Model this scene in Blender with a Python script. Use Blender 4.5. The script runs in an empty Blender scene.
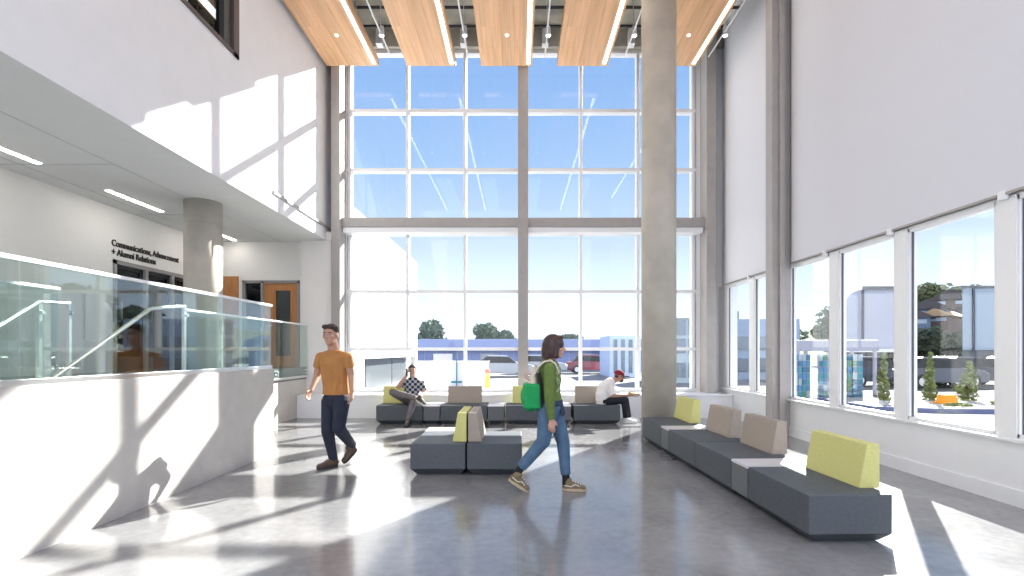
import bpy, bmesh, math, random
from mathutils import Vector, Matrix, noise
random.seed(7)
S = bpy.context.scene
COL = S.collection
# ---------------------------------------------------------------- camera
cam_d = bpy.data.cameras.new('camera'); cam = bpy.data.objects.new('camera', cam_d); COL.objects.link(cam)
cam.location = (0, 0, 1.4); cam.rotation_euler = (math.radians(90), 0, 0)
F = 500.0; CX, CY = 518.0, 351.5
cam_d.sensor_width = 36; cam_d.lens = 36*F/1024
cam_d.shift_x = -(CX-512)/1024; cam_d.shift_y = (CY-288)/1024
cam_d.clip_start = 0.05; cam_d.clip_end = 600
S.camera = cam
# ---------------------------------------------------------------- world (sky)
wd = bpy.data.worlds.new('sky'); S.world = wd; wd.use_nodes = True
wn = wd.node_tree.nodes; wl = wd.node_tree.links; wn.clear()
tc = wn.new('ShaderNodeTexCoord'); sp = wn.new('ShaderNodeSeparateXYZ'); rp = wn.new('ShaderNodeValToRGB')
bg = wn.new('ShaderNodeBackground'); wo = wn.new('ShaderNodeOutputWorld')
wl.new(tc.outputs['Generated'], sp.inputs[0]); wl.new(sp.outputs['Z'], rp.inputs[0]); wl.new(rp.outputs[0], bg.inputs[0]); wl.new(bg.outputs[0], wo.inputs[0])
e = rp.color_ramp.elements
e[0].position = 0.0; e[0].color = (0.80, 0.86, 0.95, 1)
e[1].position = 1.0; e[1].color = (0.12, 0.20, 0.42, 1)
for p, c in ((0.07, (0.60, 0.70, 0.86)), (0.20, (0.38, 0.46, 0.57)), (0.34, (0.24, 0.355, 0.54)), (0.47, (0.18, 0.295, 0.51))):
    q = e.new(p); q.color = (*c, 1)
# unseen bright cloud bank behind the camera, added to fill the room with light
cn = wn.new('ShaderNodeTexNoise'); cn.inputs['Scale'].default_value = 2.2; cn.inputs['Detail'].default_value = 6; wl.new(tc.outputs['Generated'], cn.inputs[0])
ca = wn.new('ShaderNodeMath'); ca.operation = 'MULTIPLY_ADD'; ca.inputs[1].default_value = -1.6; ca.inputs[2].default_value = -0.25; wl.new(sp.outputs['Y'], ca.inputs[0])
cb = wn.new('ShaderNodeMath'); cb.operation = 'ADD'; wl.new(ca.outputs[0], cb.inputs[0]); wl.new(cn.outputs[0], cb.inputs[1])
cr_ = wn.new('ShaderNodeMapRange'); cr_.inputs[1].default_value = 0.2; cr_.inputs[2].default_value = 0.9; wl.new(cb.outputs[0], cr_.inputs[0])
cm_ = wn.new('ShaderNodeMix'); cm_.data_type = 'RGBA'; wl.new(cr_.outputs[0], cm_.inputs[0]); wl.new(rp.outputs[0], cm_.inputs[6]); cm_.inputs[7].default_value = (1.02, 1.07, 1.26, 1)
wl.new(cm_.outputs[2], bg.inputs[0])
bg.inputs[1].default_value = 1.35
# ---------------------------------------------------------------- sun
sd = bpy.data.lights.new('sun', 'SUN'); so = bpy.data.objects.new('sun', sd); COL.objects.link(so)
sd.energy = 16.0; sd.angle = math.radians(0.6); sd.color = (1.0, 0.95, 0.87)
so.rotation_euler = Vector((0.678, 1.0, 0.70)).to_track_quat('Z', 'Y').to_euler()
so.location = (20, 30, 20)
# ---------------------------------------------------------------- exposure
V = S.view_settings
V.view_transform = 'Standard'; V.look = 'None'; V.gamma = 1.0; V.use_curve_mapping = False; V.exposure = 0.55

# ================================================================ helpers
def P(px, py, Z):
    return Vector(((px-CX)/F*Z, Z, 1.4+(CY-py)/F*Z))
PW = P
MATS = {}
def mat(name, col, rough=0.6, metal=0.0, spec=0.5, var=0.06, scale=8.0, bump=0.0, bscale=60, emit=None, es=0, stretch=None, sheen=0):
    if name in MATS: return MATS[name]
    m = bpy.data.materials.new(name); m.use_nodes = True; n = m.node_tree.nodes; l = m.node_tree.links
    b = n['Principled BSDF']; b.inputs['Roughness'].default_value = rough; b.inputs['Metallic'].default_value = metal
    b.inputs['Specular IOR Level'].default_value = spec
    t = n.new('ShaderNodeTexCoord'); mp = n.new('ShaderNodeMapping'); l.new(t.outputs['Object'], mp.inputs[0])
    if stretch: mp.inputs['Scale'].default_value = stretch
    nz = n.new('ShaderNodeTexNoise'); nz.inputs['Scale'].default_value = scale; nz.inputs['Detail'].default_value = 5
    l.new(mp.outputs[0], nz.inputs[0])
    r = n.new('ShaderNodeValToRGB'); l.new(nz.outputs[0], r.inputs[0])
    r.color_ramp.elements[0].position = 0.3; r.color_ramp.elements[1].position = 0.7
    r.color_ramp.elements[0].color = tuple(max(0, c*(1-var)) for c in col)+(1,)
    r.color_ramp.elements[1].color = tuple(min(1, c*(1+var)) for c in col)+(1,)
    l.new(r.outputs[0], b.inputs['Base Color'])
    if bump:
        n2 = n.new('ShaderNodeTexNoise'); n2.inputs['Scale'].default_value = bscale; l.new(mp.outputs[0], n2.inputs[0])
        bp = n.new('ShaderNodeBump'); bp.inputs['Strength'].default_value = bump; bp.inputs['Distance'].default_value = 0.01
        l.new(n2.outputs[0], bp.inputs['Height']); l.new(bp.outputs[0], b.inputs['Normal'])
    if emit:
        b.inputs['Emission Color'].default_value = (*emit, 1); b.inputs['Emission Strength'].default_value = es
    MATS[name] = m; return m
def glassmat(name, tint, ior=1.35, rough=0.0, base=0.0):
    m = bpy.data.materials.new(name); m.use_nodes = True; n = m.node_tree.nodes; l = m.node_tree.links; n.clear()
    o = n.new('ShaderNodeOutputMaterial'); mx = n.new('ShaderNodeMixShader'); t = n.new('ShaderNodeBsdfTransparent'); g = n.new('ShaderNodeBsdfGlossy')
    t.inputs[0].default_value = (*tint, 1); g.inputs['Roughness'].default_value = rough; g.inputs[0].default_value = (1, 1, 1, 1)
    # Schlick reflectance of both faces of a thin pane (the angle is the same going in and out)
    lw = n.new('ShaderNodeLayerWeight'); lw.inputs[0].default_value = 0.5
    pw = n.new('ShaderNodeMath'); pw.operation = 'POWER'; pw.inputs[1].default_value = 5.0; l.new(lw.outputs['Facing'], pw.inputs[0])
    f0 = ((ior-1)/(ior+1))**2+base
    ma = n.new('ShaderNodeMath'); ma.operation = 'MULTIPLY_ADD'; ma.inputs[1].default_value = 1-f0; ma.inputs[2].default_value = f0
    l.new(pw.outputs[0], ma.inputs[0]); l.new(ma.outputs[0], mx.inputs[0])
    l.new(t.outputs[0], mx.inputs[1]); l.new(g.outputs[0], mx.inputs[2]); l.new(mx.outputs[0], o.inputs[0])
    MATS[name] = m; return m

class MB:
    def __init__(s): s.b = bmesh.new(); s.mi = 0
    def _set(s, fs):
        for f in fs: f.material_index = s.mi
    def box(s, lo, hi, bev=0, seg=2):
        lo = Vector(lo); hi = Vector(hi)
        r = bmesh.ops.create_cube(s.b, size=1); vs = r['verts']
        for v in vs: v.co = Vector(((lo[i]+hi[i])/2+v.co[i]*(hi[i]-lo[i]) for i in range(3)))
        fs = {f for v in vs for f in v.link_faces}; s._set(fs)
        if bev:
            es = {ed for v in vs for ed in v.link_edges}
            r2 = bmesh.ops.bevel(s.b, geom=list(es), offset=bev, segments=seg, affect='EDGES', profile=0.6)
            s._set(r2['faces'])
        return s
    def poly(s, pts, off, bev=0):
        """prism: polygon pts (3d) extruded by vector off"""
        off = Vector(off); a = [s.b.verts.new(p) for p in pts]; c = [s.b.verts.new(Vector(p)+off) for p in pts]; n = len(a)
        fs = [s.b.faces.new(a[::-1]), s.b.faces.new(c)]
        for i in range(n): fs.append(s.b.faces.new((a[i], a[(i+1) % n], c[(i+1) % n], c[i])))
        s._set(fs)
        if bev:
            es = {ed for f in fs for ed in f.edges}
            r2 = bmesh.ops.bevel(s.b, geom=list(es), offset=bev, segments=2, affect='EDGES', profile=0.6); s._set(r2['faces'])
        return s
    def frus(s, lo, hi, inset, bev=0):
        """box lo..hi whose bottom is inset on x,y"""
        x0, y0, z0 = lo; x1, y1, z1 = hi; i = inset
        bt = [(x0+i, y0+i, z0), (x1-i, y0+i, z0), (x1-i, y1-i, z0), (x0+i, y1-i, z0)]
        tp = [(x0, y0, z1), (x1, y0, z1), (x1, y1, z1), (x0, y1, z1)]
        a = [s.b.verts.new(p) for p in bt]; c = [s.b.verts.new(p) for p in tp]
        fs = [s.b.faces.new(a[::-1]), s.b.faces.new(c)]
        for k in range(4): fs.append(s.b.faces.new((a[k], a[(k+1) % 4], c[(k+1) % 4], c[k])))
        s._set(fs); return s
    def cap(s, a, b, ra, rb=None, flat=False, sq=None, n=14):
        """tapered capsule a->b; sq=(dir, scale) squashes about the axis along dir"""
        a = Vector(a); b = Vector(b); rb = ra if rb is None else rb
        d = b-a; L = d.length or 1e-5; d = d/L
        u = d.orthogonal().normalized()
        if sq:
            u = (Vector(sq[0])-d*Vector(sq[0]).dot(d)).normalized()
        w = d.cross(u); su = sq[1] if sq else 1
        rings = []
        if flat: prof = [(0, ra), (L, rb)]
        else:
            prof = [(-ra*math.cos(t), ra*math.sin(t)) for t in (0.25, 0.6, 1.0)]+[(0, ra), (L, rb)]+[(L+rb*math.cos(t), rb*math.sin(t)) for t in (1.0, 0.6, 0.25)]
        for h, r in prof:
            c = a+d*h
            rings.append([s.b.verts.new(c+u*(r*su*math.cos(2*math.pi*k/n))+w*(r*math.sin(2*math.pi*k/n))) for k in range(n)])
        fs = [s.b.faces.new(rings[0][::-1]), s.b.faces.new(rings[-1])]
        for i in range(len(rings)-1):
            for k in range(n): fs.append(s.b.faces.new((rings[i][k], rings[i][(k+1) % n], rings[i+1][(k+1) % n], rings[i+1][k])))
        s._set(fs); return s
    def ell(s, c, r, R=None, n=16):
        m = Matrix.Translation(Vector(c)) @ (R.to_4x4() if R is not None else Matrix.Identity(4)) @ Matrix.Diagonal((*r, 1))
        q = bmesh.ops.create_uvsphere(s.b, u_segments=n, v_segments=n//2+2, radius=1, matrix=m)
        s._set({f for v in q['verts'] for f in v.link_faces}); return s
    def path(s, pts, r, n=10):
        for i in range(len(pts)-1): s.cap(pts[i], pts[i+1], r, r, n=n)
        return s
    def build(s, name, mats, parent=None, smooth=False, remesh=None, sm=4, cuts=(), angle=None):
        bmesh.ops.recalc_face_normals(s.b, faces=s.b.faces)
        me = bpy.data.meshes.new(name); s.b.to_mesh(me); s.b.free()
        o = bpy.data.objects.new(name, me); COL.objects.link(o)
        if not isinstance(mats, (list, tuple)): mats = [mats]
        for m in mats: me.materials.append(m)
        if remesh:
            k = o.modifiers.new('r', 'REMESH'); k.mode = 'VOXEL'; k.voxel_size = remesh; k.use_smooth_shade = True
            if sm:
                k2 = o.modifiers.new('s', 'SMOOTH'); k2.iterations = sm; k2.factor = 0.5
            dg = bpy.context.evaluated_depsgraph_get(); dg.update()
            nm = bpy.data.meshes.new_from_object(o.evaluated_get(dg)); nm.name = name
            o.modifiers.clear(); o.data = nm; me = nm
            if not me.materials:
                for m in mats: me.materials.append(m)
            if cuts:
                bb = bmesh.new(); bb.from_mesh(me)
                for co, no in cuts:
                    bmesh.ops.bisect_plane(bb, geom=list(bb.verts)+list(bb.edges)+list(bb.faces), plane_co=co, plane_no=no, clear_outer=True)
                bb.to_mesh(me); bb.free()
            smooth = True
        if smooth:
            for p in me.polygons: p.use_smooth = True
        if parent is not None:
            o.parent = parent; w_ = Vector((0, 0, 0)); q_ = parent
            while q_ is not None: w_ += q_.location; q_ = q_.parent
            me.transform(Matrix.Translation(-w_))
        return o
def tag(o, label=None, cat=None, group=None, kind=None):
    if label: o['label'] = label
    if cat: o['category'] = cat
    if group: o['group'] = group
    if kind: o['kind'] = kind
    return o
def empty(name, loc, label=None, cat=None, group=None, kind=None):
    o = bpy.data.objects.new(name, None); COL.objects.link(o); o.location = loc; o.empty_display_size = 0.2
    return tag(o, label, cat, group, kind)
def struct(name, mb, m, parent=None, label=None):
    o = mb.build(name, m, parent)
    if parent is None: o['kind'] = 'structure'
    if label: o['label'] = label
    return o
def copy_tree(o, parent=None):
    c = o.copy(); COL.objects.link(c); c.parent = parent
    for ch in list(o.children): copy_tree(ch, c)
    return c

# ================================================================ materials
white = mat('painted_white', (0.80, 0.81, 0.83), 0.75, var=0.015, scale=3, bump=0.03, bscale=200)
whitec = mat('ceiling_white', (0.72, 0.73, 0.73), 0.85, var=0.015, scale=3)
warmw = mat('warm_white_paint', (0.82, 0.80, 0.77), 0.75, var=0.015, scale=3)
ledE = mat('office_led', (1, 1, 1), 0.5, emit=(1.0, 0.95, 0.88), es=16)
frame_w = mat('white_aluminium', (0.78, 0.79, 0.80), 0.4, var=0.01)
steel_b = mat('grey_brown_steel', (0.36, 0.34, 0.325), 0.5, var=0.05, scale=5)
darkgap = mat('dark_frame', (0.05, 0.05, 0.055), 0.5)
gasket = mat('rubber_gasket', (0.10, 0.11, 0.13), 0.6)
blindm = mat('blind_fabric', (0.67, 0.68, 0.73), 0.9, var=0.01, scale=300, bump=0.05, bscale=500)
chrome = mat('brushed_steel', (0.75, 0.75, 0.75), 0.28, metal=1.0, var=0.03, stretch=(1, 1, 20))
upho = mat('slate_upholstery', (0.088, 0.100, 0.112), 0.6, spec=0.3, var=0.10, scale=40, bump=0.05, bscale=300)
base_d = mat('dark_plinth', (0.05, 0.06, 0.07), 0.6)
tabletop = mat('pale_laminate', (0.62, 0.60, 0.62), 0.3, var=0.02)
yellow = mat('lime_yellow_fabric', (0.60, 0.58, 0.22), 0.8, var=0.06, scale=60, bump=0.08, bscale=400)
taupe = mat('taupe_fabric', (0.36, 0.31, 0.26), 0.85, var=0.06, scale=60, bump=0.08, bscale=400)
parap = mat('white_plaster_parapet', (0.50, 0.48, 0.455), 0.7, var=0.06, scale=6, bump=0.04, bscale=90)
stripE = mat('led_strip', (1, 1, 1), 0.5, emit=(1.0, 0.96, 0.90), es=6)
rubber = mat('black_rubber', (0.02, 0.02, 0.02), 0.7)
brownfr = mat('bronze_frame', (0.10, 0.075, 0.065), 0.5)
deckc = mat('deck_concrete', (0.45, 0.43, 0.37), 0.9, var=0.25, scale=2.5, bump=0.2, bscale=30)
winglass = glassmat('window_glass', (0.95, 0.97, 0.98), 1.30)
railglass = glassmat('green_glass', (0.88, 0.95, 0.93), 1.50, base=0.05)
doorglass = glassmat('door_glass', (0.35, 0.38, 0.40), 1.45)

def concrete():
    m = mat('cast_concrete', (0.46, 0.43, 0.37), 0.8, var=0.10, scale=3.0, bump=0.15, bscale=40)
    return m
conc = concrete()
def floormat():
    m = bpy.data.materials.new('polished_concrete'); m.use_nodes = True; n = m.node_tree.nodes; l = m.node_tree.links; b = n['Principled BSDF']
    t = n.new('ShaderNodeTexCoord')
    n1 = n.new('ShaderNodeTexNoise'); n1.inputs['Scale'].default_value = 0.9; n1.inputs['Detail'].default_value = 8; n1.inputs['Roughness'].default_value = 0.6; n1.inputs['Distortion'].default_value = 0.8
    n2 = n.new('ShaderNodeTexNoise'); n2.inputs['Scale'].default_value = 14; n2.inputs['Detail'].default_value = 6
    l.new(t.outputs['Object'], n1.inputs[0]); l.new(t.outputs['Object'], n2.inputs[0])
    mx = n.new('ShaderNodeMix'); mx.data_type = 'FLOAT'; mx.inputs[0].default_value = 0.3; l.new(n1.outputs[0], mx.inputs[2]); l.new(n2.outputs[0], mx.inputs[3])
    r = n.new('ShaderNodeValToRGB'); l.new(mx.outputs[0], r.inputs[0])
    r.color_ramp.elements[0].position = 0.30; r.color_ramp.elements[0].color = (0.145, 0.147, 0.155, 1)
    r.color_ramp.elements[1].position = 0.70; r.color_ramp.elements[1].color = (0.30, 0.297, 0.30, 1)
    # saw-cut joints
    br = n.new('ShaderNodeTexBrick'); br.offset = 0; br.inputs['Scale'].default_value = 1; br.inputs['Mortar Size'].default_value = 0.004
    br.inputs['Brick Width'].default_value = 4.2; br.inputs['Row Height'].default_value = 4.2; l.new(t.outputs['Object'], br.inputs[0])
    br.inputs['Color1'].default_value = (1, 1, 1, 1); br.inputs['Color2'].default_value = (1, 1, 1, 1); br.inputs['Mortar'].default_value = (0.9, 0.9, 0.9, 1)
    mu = n.new('ShaderNodeMix'); mu.data_type = 'RGBA'; mu.blend_type = 'MULTIPLY'; mu.inputs[0].default_value = 1
    l.new(r.outputs[0], mu.inputs[6]); l.new(br.outputs[0], mu.inputs[7]); l.new(mu.outputs[2], b.inputs['Base Color'])
    rr = n.new('ShaderNodeMapRange'); rr.inputs[3].default_value = 0.09; rr.inputs[4].default_value = 0.20; l.new(n1.outputs[0], rr.inputs[0]); l.new(rr.outputs[0], b.inputs['Roughness'])
    b.inputs['Specular IOR Level'].default_value = 1.0
    MATS['floor'] = m; return m
floorm = floormat()
def woodmat(name, c0, c1, plank=0.09, axis='X', rough=0.55):
    m = bpy.data.materials.new(name); m.use_nodes = True; n = m.node_tree.nodes; l = m.node_tree.links; b = n['Principled BSDF']
    t = n.new('ShaderNodeTexCoord'); mp = n.new('ShaderNodeMapping'); l.new(t.outputs['Object'], mp.inputs[0])
    mp.inputs['Scale'].default_value = (14, 0.5, 14) if axis == 'X' else (14, 14, 0.8)
    nz = n.new('ShaderNodeTexNoise'); nz.inputs['Scale'].default_value = 1.5; nz.inputs['Detail'].default_value = 8; nz.inputs['Distortion'].default_value = 0.6; l.new(mp.outputs[0], nz.inputs[0])
    br = n.new('ShaderNodeTexBrick'); br.inputs['Scale'].default_value = 1; br.inputs['Brick Width'].default_value = 1.3; br.inputs['Row Height'].default_value = plank
    br.inputs['Mortar Size'].default_value = 0.0015; br.inputs['Color1'].default_value = (0.88, 0.88, 0.88, 1); br.inputs['Color2'].default_value = (1.05, 1.05, 1.05, 1); br.inputs['Mortar'].default_value = (0.7, 0.65, 0.6, 1)
    m2 = n.new('ShaderNodeMapping'); m2.inputs['Rotation'].default_value = (0, 0, math.radians(90)); l.new(t.outputs['Object'], m2.inputs[0]); l.new(m2.outputs[0], br.inputs[0])
    r = n.new('ShaderNodeValToRGB'); l.new(nz.outputs[0], r.inputs[0]); r.color_ramp.elements[0].color = (*c0, 1); r.color_ramp.elements[1].color = (*c1, 1)
    r.color_ramp.elements[0].position = 0.3; r.color_ramp.elements[1].position = 0.7
    mu = n.new('ShaderNodeMix'); mu.data_type = 'RGBA'; mu.blend_type = 'MULTIPLY'; mu.inputs[0].default_value = 1 if axis == 'X' else 0
    l.new(r.outputs[0], mu.inputs[6]); l.new(br.outputs[0], mu.inputs[7]); l.new(mu.outputs[2], b.inputs['Base Color'])
    b.inputs['Roughness'].default_value = rough; MATS[name] = m; return m
wood = woodmat('fir_planks', (0.67, 0.37, 0.185), (0.82, 0.505, 0.29))
doorwood = woodmat('door_veneer', (0.42, 0.17, 0.055), (0.56, 0.25, 0.09), axis='Z')

# ================================================================ the room
RX = 4.515; WY = 11.3; UX = -4.2; LX = -6.85; CZ = 3.84; TOP = 8.6
struct('floor', MB().box((-7.2, -7, -0.3), (4.8, WY+0.25, 0)), floorm)
struct('floor_upper', MB().box((LX, 6.6, 0.80), (-4.65, 11.14, 1.06)).box((LX, -7, 0.80), (-5.75, 6.6, 1.06)), floorm)
struct('wall_right', MB().box((RX, -7, 0), (RX+0.32, WY+0.25, 0.58)).box((RX+0.08, -7, 2.84), (RX+0.32, WY+0.25, TOP)).box((RX, 11.02, 0.58), (RX+0.32, WY+0.25, 2.84)), white)
struct('baseboard_right', MB().box((RX-0.018, -7, 0), (RX, 10.5, 0.15)), white)
struct('wall_back_sill', MB().box((-4.65, 10.5, 0), (RX, WY+0.25, 0.47)).box((-4.65, 10.47, 0.47), (RX, WY+0.25, 0.49)), white)
struct('wall_back_header', MB().box((UX-0.2, WY-0.15, 8.2), (RX+0.3, WY+0.25, TOP)), deckc)
struct('wall_back_corner', MB().box((4.02, WY-0.05, 0.4), (RX+0.3, WY+0.25, 8.2)).box((UX, WY-0.05, 0.4), (-3.85, WY+0.25, 8.2)), frame_w)
struct('ceiling', MB().box((UX-3.4, 2.0, TOP), (RX+0.32, WY+0.25, TOP+0.3)), deckc)
# upper left wall with the interior window hole (y 2..7.5, z 5.77..8.0)
struct('wall_left_upper', MB().box((UX-0.15, -7, CZ+0.003), (UX, WY, 5.77)).box((UX-0.15, -7, 8.05), (UX, WY, TOP)).box((UX-0.15, 7.5, 5.77), (UX, WY, 8.05)).box((UX-0.15, -7, 5.77), (UX, 1.5, 8.05)), white)
struct('ceiling_lower', MB().box((LX-0.2, -7, CZ), (UX-0.001, WY+0.2, CZ+0.25)), whitec)
# panel joints of the lower ceiling
jb = MB()
for yy in (5.0, 6.5, 8.9): jb.box((-6.85, yy, CZ-0.004), (-5.25, yy+0.02, CZ+0.01))
for xx in (-5.27, -6.5): jb.box((xx, -2, CZ-0.004), (xx+0.02, 11.1, CZ+0.01))
struct('trim_1', jb, mat('joint_grey', (0.55, 0.56, 0.56), 0.9))
struct('trim_2', MB().box((UX, 8.55, 4.10), (UX+0.035, 11.18, 4.15), 0.004), steel_b, label='slim metal track along the foot of the upper wall')
# room behind the interior window
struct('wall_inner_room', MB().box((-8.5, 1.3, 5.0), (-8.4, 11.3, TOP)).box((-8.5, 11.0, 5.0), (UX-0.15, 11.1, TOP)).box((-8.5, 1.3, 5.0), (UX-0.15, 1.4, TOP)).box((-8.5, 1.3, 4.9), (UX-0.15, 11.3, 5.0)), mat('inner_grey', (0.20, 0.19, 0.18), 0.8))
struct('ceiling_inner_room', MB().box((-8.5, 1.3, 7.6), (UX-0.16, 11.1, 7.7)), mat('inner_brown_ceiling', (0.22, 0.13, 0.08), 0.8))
w = empty('window_1', (UX, 4.5, 5.77), kind='structure')
fb = MB()
fb.box((UX-0.16, 1.5, 5.77), (UX+0.02, 7.5, 5.83)).box((UX-0.16, 7.36, 5.77), (UX+0.02, 7.5, 8.05)).box((UX-0.16, 1.5, 7.98), (UX+0.02, 7.5, 8.05))
fb.build('window_frame', brownfr, w)
MB().box((UX-0.14, 7.18, 5.83), (UX-0.02, 7.36, 7.98)).build('inner_jamb', darkgap, w)
for yy in (6.37, 4.9, 3.4): MB().box((UX-0.12, yy, 5.83), (UX-0.03, yy+0.035, 7.98)).build('mullion', frame_w if yy == 6.37 else brownfr, w)
MB().box((UX-0.10, 1.5, 5.83), (UX-0.09, 7.2, 7.98)).build('pane', doorglass, w)
MB().box((-5.55, 3, 7.50), (-5.47, 9.3, 7.59)).build('led_lamp', stripE, None)
tag(bpy.data.objects['led_lamp'], 'white linear lamp on brown ceiling seen through the high interior window', 'lamp')

# left lower wall (sign wall) with glazed doors
D0, D1, DH = 8.45, 10.75, 2.96
struct('wall_left', MB().box((LX-0.2, -7, 0), (LX, D0, CZ)).box((LX-0.2, D0, DH), (LX, D1, CZ)).box((LX-0.2, D1, 0), (LX, WY, CZ)).box((LX-0.2, D0, 0), (LX, D1, 1.0)), warmw)
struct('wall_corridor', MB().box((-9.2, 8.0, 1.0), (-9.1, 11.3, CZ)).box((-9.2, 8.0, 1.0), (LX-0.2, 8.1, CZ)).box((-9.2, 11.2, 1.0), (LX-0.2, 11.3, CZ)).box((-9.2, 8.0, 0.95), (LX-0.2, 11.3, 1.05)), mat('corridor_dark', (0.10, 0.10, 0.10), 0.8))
d = empty('door_1', (LX, 9.6, 1.06), kind='structure')
grf = mat('grey_door_frame', (0.30, 0.29, 0.285), 0.5)
fr = MB().box((LX-0.12, D0, DH-0.07), (LX+0.03, D1, DH)).box((LX-0.12, D0, 1.06), (LX+0.03, D0+0.06, DH))
fr.build('door_frame', grf, d)
for yy in (9.16, 9.86, 10.69): MB().box((LX-0.12, yy, 1.06), (LX+0.03, yy+0.07, DH-0.07)).build('mullion', grf, d)
for y0, y1 in ((D0+0.06, 9.16), (9.23, 9.86), (9.93, 10.69)):
    p = MB().box((LX-0.08, y0, 1.06), (LX-0.02, y0+0.05, DH-0.07)).box((LX-0.08, y1-0.05, 1.06), (LX-0.02, y1, DH-0.07)).box((LX-0.08, y0, 1.06), (LX-0.02, y1, 1.3)).box((LX-0.08, y0, DH-0.13), (LX-0.02, y1, DH-0.07)).build('door_leaf', darkgap, d)
    MB().box((LX-0.055, y0+0.05, 1.3), (LX-0.045, y1-0.05, DH-0.13)).build('pane', doorglass, p)
    MB().box((LX-0.02, y0+0.08, 1.95), (LX+0.04, y0+0.10, 2.25)).build('door_handle', chrome, p)
# alcove end wall with wooden door
AY = 11.14
X0, X1, DT = -6.13, -4.86, 2.98
struct('wall_back_left', MB().box((LX, AY, 1.0), (X0, AY+0.2, CZ)).box((X0, AY, DT), (X1, AY+0.2, CZ)).box((X1, AY, 0), (-4.0, AY+0.2, CZ)).box((-4.79, 11.0, 0), (-4.02, AY, CZ)).box((UX, 10.95, CZ), (-4.02, AY+0.1, 4.02)), warmw)
struct('wall_stair_side', MB().box((-4.75, 6.9, 0), (-4.66, 11.0, 1.06)), mat('beige_plaster', (0.60, 0.57, 0.52), 0.8, var=0.03))
d = empty('door_2', (-5.5, AY, 1.06), kind='structure')
MB().box((X0, AY-0.03, 1.06), (X0+0.06, AY+0.1, DT)).box((X1-0.05, AY-0.03, 1.06), (X1, AY+0.1, DT)).box((X0, AY-0.03, DT-0.06), (X1, AY+0.1, DT)).box((-5.72, AY-0.03, 1.06), (-5.66, AY+0.1, DT)).build('door_frame', grf, d)
MB().box((X0+0.06, AY+0.03, 1.06), (-5.72, AY+0.04, DT-0.06)).build('pane', doorglass, d)
lf = MB(); a0, a1 = -5.66, X1-0.05
lf.box((a0, AY, 1.06), (a0+0.26, AY+0.05, DT-0.06)).box((a1-0.16, AY, 1.06), (a1, AY+0.05, DT-0.06)).box((a0+0.26, AY, 1.06), (a1-0.16, AY+0.05, 1.30)).box((a0+0.26, AY, DT-0.22), (a1-0.16, AY+0.05, DT-0.06))
lf = lf.build('door_leaf', doorwood, d)
MB().box((a0+0.26, AY+0.02, 1.3), (a1-0.16, AY+0.03, DT-0.22)).build('pane', glassmat('frosted_door_glass', (0.55, 0.60, 0.63), 1.5), lf)
MB().cap((a0+0.1, AY-0.05, 1.98), (a0+0.2, AY-0.05, 1.98), 0.012).cap((a0+0.1, AY, 1.98), (a0+0.1, AY-0.05, 1.98), 0.012).build('door_handle', chrome, lf)
MB().box((X0-0.05, AY+0.3, 1.0), (X1+0.05, AY+0.35, DT+.1)).build('wall_behind_door', mat('corridor_grey', (0.22, 0.23, 0.24), 0.8)); bpy.data.objects['wall_behind_door']['kind'] = 'structure'
tag(MB().box((-6.58, AY-0.04, 1.06), (-6.22, AY, 3.07), 0.004).build('wooden_wall_panel', doorwood), 'narrow upright wooden panel behind the column beside the door frame', 'panel')

# parapet, slab, stairs
PX = -3.36
struct('wall_parapet', MB().box((PX-0.22, -7, 0), (PX, 6.88, 1.165)), parap)
struct('floor_landing', MB().box((-5.75, 5.95, 0.82), (PX-0.22, 6.88, 1.06)), floorm)
st = MB()
for i in range(9):
    z = 1.06-0.118*(i+1); y1 = 5.95-0.28*i; st.box((-5.7, y1-0.28, 0), (-4.62, y1, z))
struct('floor_stairs', st, mat('stair_concrete', (0.45, 0.44, 0.42), 0.7))

def rail(name, x, ys, z0, z1, label, cap=True, fittings=()):
    t = empty(name, (x, ys[0], z0), label, 'glass railing')
    for i in range(len(ys)-1):
        MB().box((x-0.009, ys[i]+0.012, z0), (x+0.009, ys[i+1]-0.012, z1)).build('glass_panel', railglass, t)
    if cap: MB().box((x-0.022, ys[0], z1), (x+0.022, ys[-1], z1+0.03), 0.005).build('top_rail', frame_w, t)
    MB().box((x-0.022, ys[0], z0-0.02), (x+0.022, ys[-1], z0+0.025), 0.004).build('shoe', chrome, t)
    return t
rail('glass_guard', PX-0.03, [-0.6, 0.75, 2.05, 3.4, 4.62, 5.62, 6.86], 1.185, 2.015, 'long clear green-tinted glass guard standing on the white parapet')
t = rail('glass_guard', -4.63, [6.96, 8.3, 9.7, 11.10], 0.86, 1.965, 'glass guard along the upper floor edge in front of the wooden door')
for yy in (8.6, 9.35, 9.6, 10.9):
    for zz in (0.93, 1.0): MB().cap((-4.66, yy, zz), (-4.60, yy, zz), 0.022, flat=True).build('standoff', chrome, t)
rail('glass_guard', -4.66, [3.2, 4.1, 5.07], 1.05, 2.02, 'short far glass guard behind the parapet glass at the left edge')
def handrail(pts, posts, label):
    t = empty('handrail', pts[0], label, 'handrail')
    MB().path(pts, 0.024).build('rail', chrome, t)
    for a, b in posts: MB().box((a[0]-0.02, a[1]-0.02, b), (a[0]+0.02, a[1]+0.02, a[2])).build('post', chrome, t)
    for a, b in posts: MB().cap((a[0], a[1], a[2]-0.12), (a[0]+0.06, a[1], a[2]-0.12), 0.022, flat=True).build('bracket', chrome, t)
handrail([P(44, 385, 4.85), P(150, 309, 6.2), P(166, 307, 6.6), P(184, 306.5, 6.96)], [(P(184, 306.5, 6.96), 1.06)], 'sloping steel handrail rising behind the parapet to the column')
handrail([P(-25, 341, 5.0), P(39, 302, 5.85), P(69, 303.5, 6.23)], [(P(69, 303.5, 6.23), 1.06), (P(39, 302, 5.85), 1.06)], 'steel handrail bend with two posts at the left edge of the view')

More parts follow.
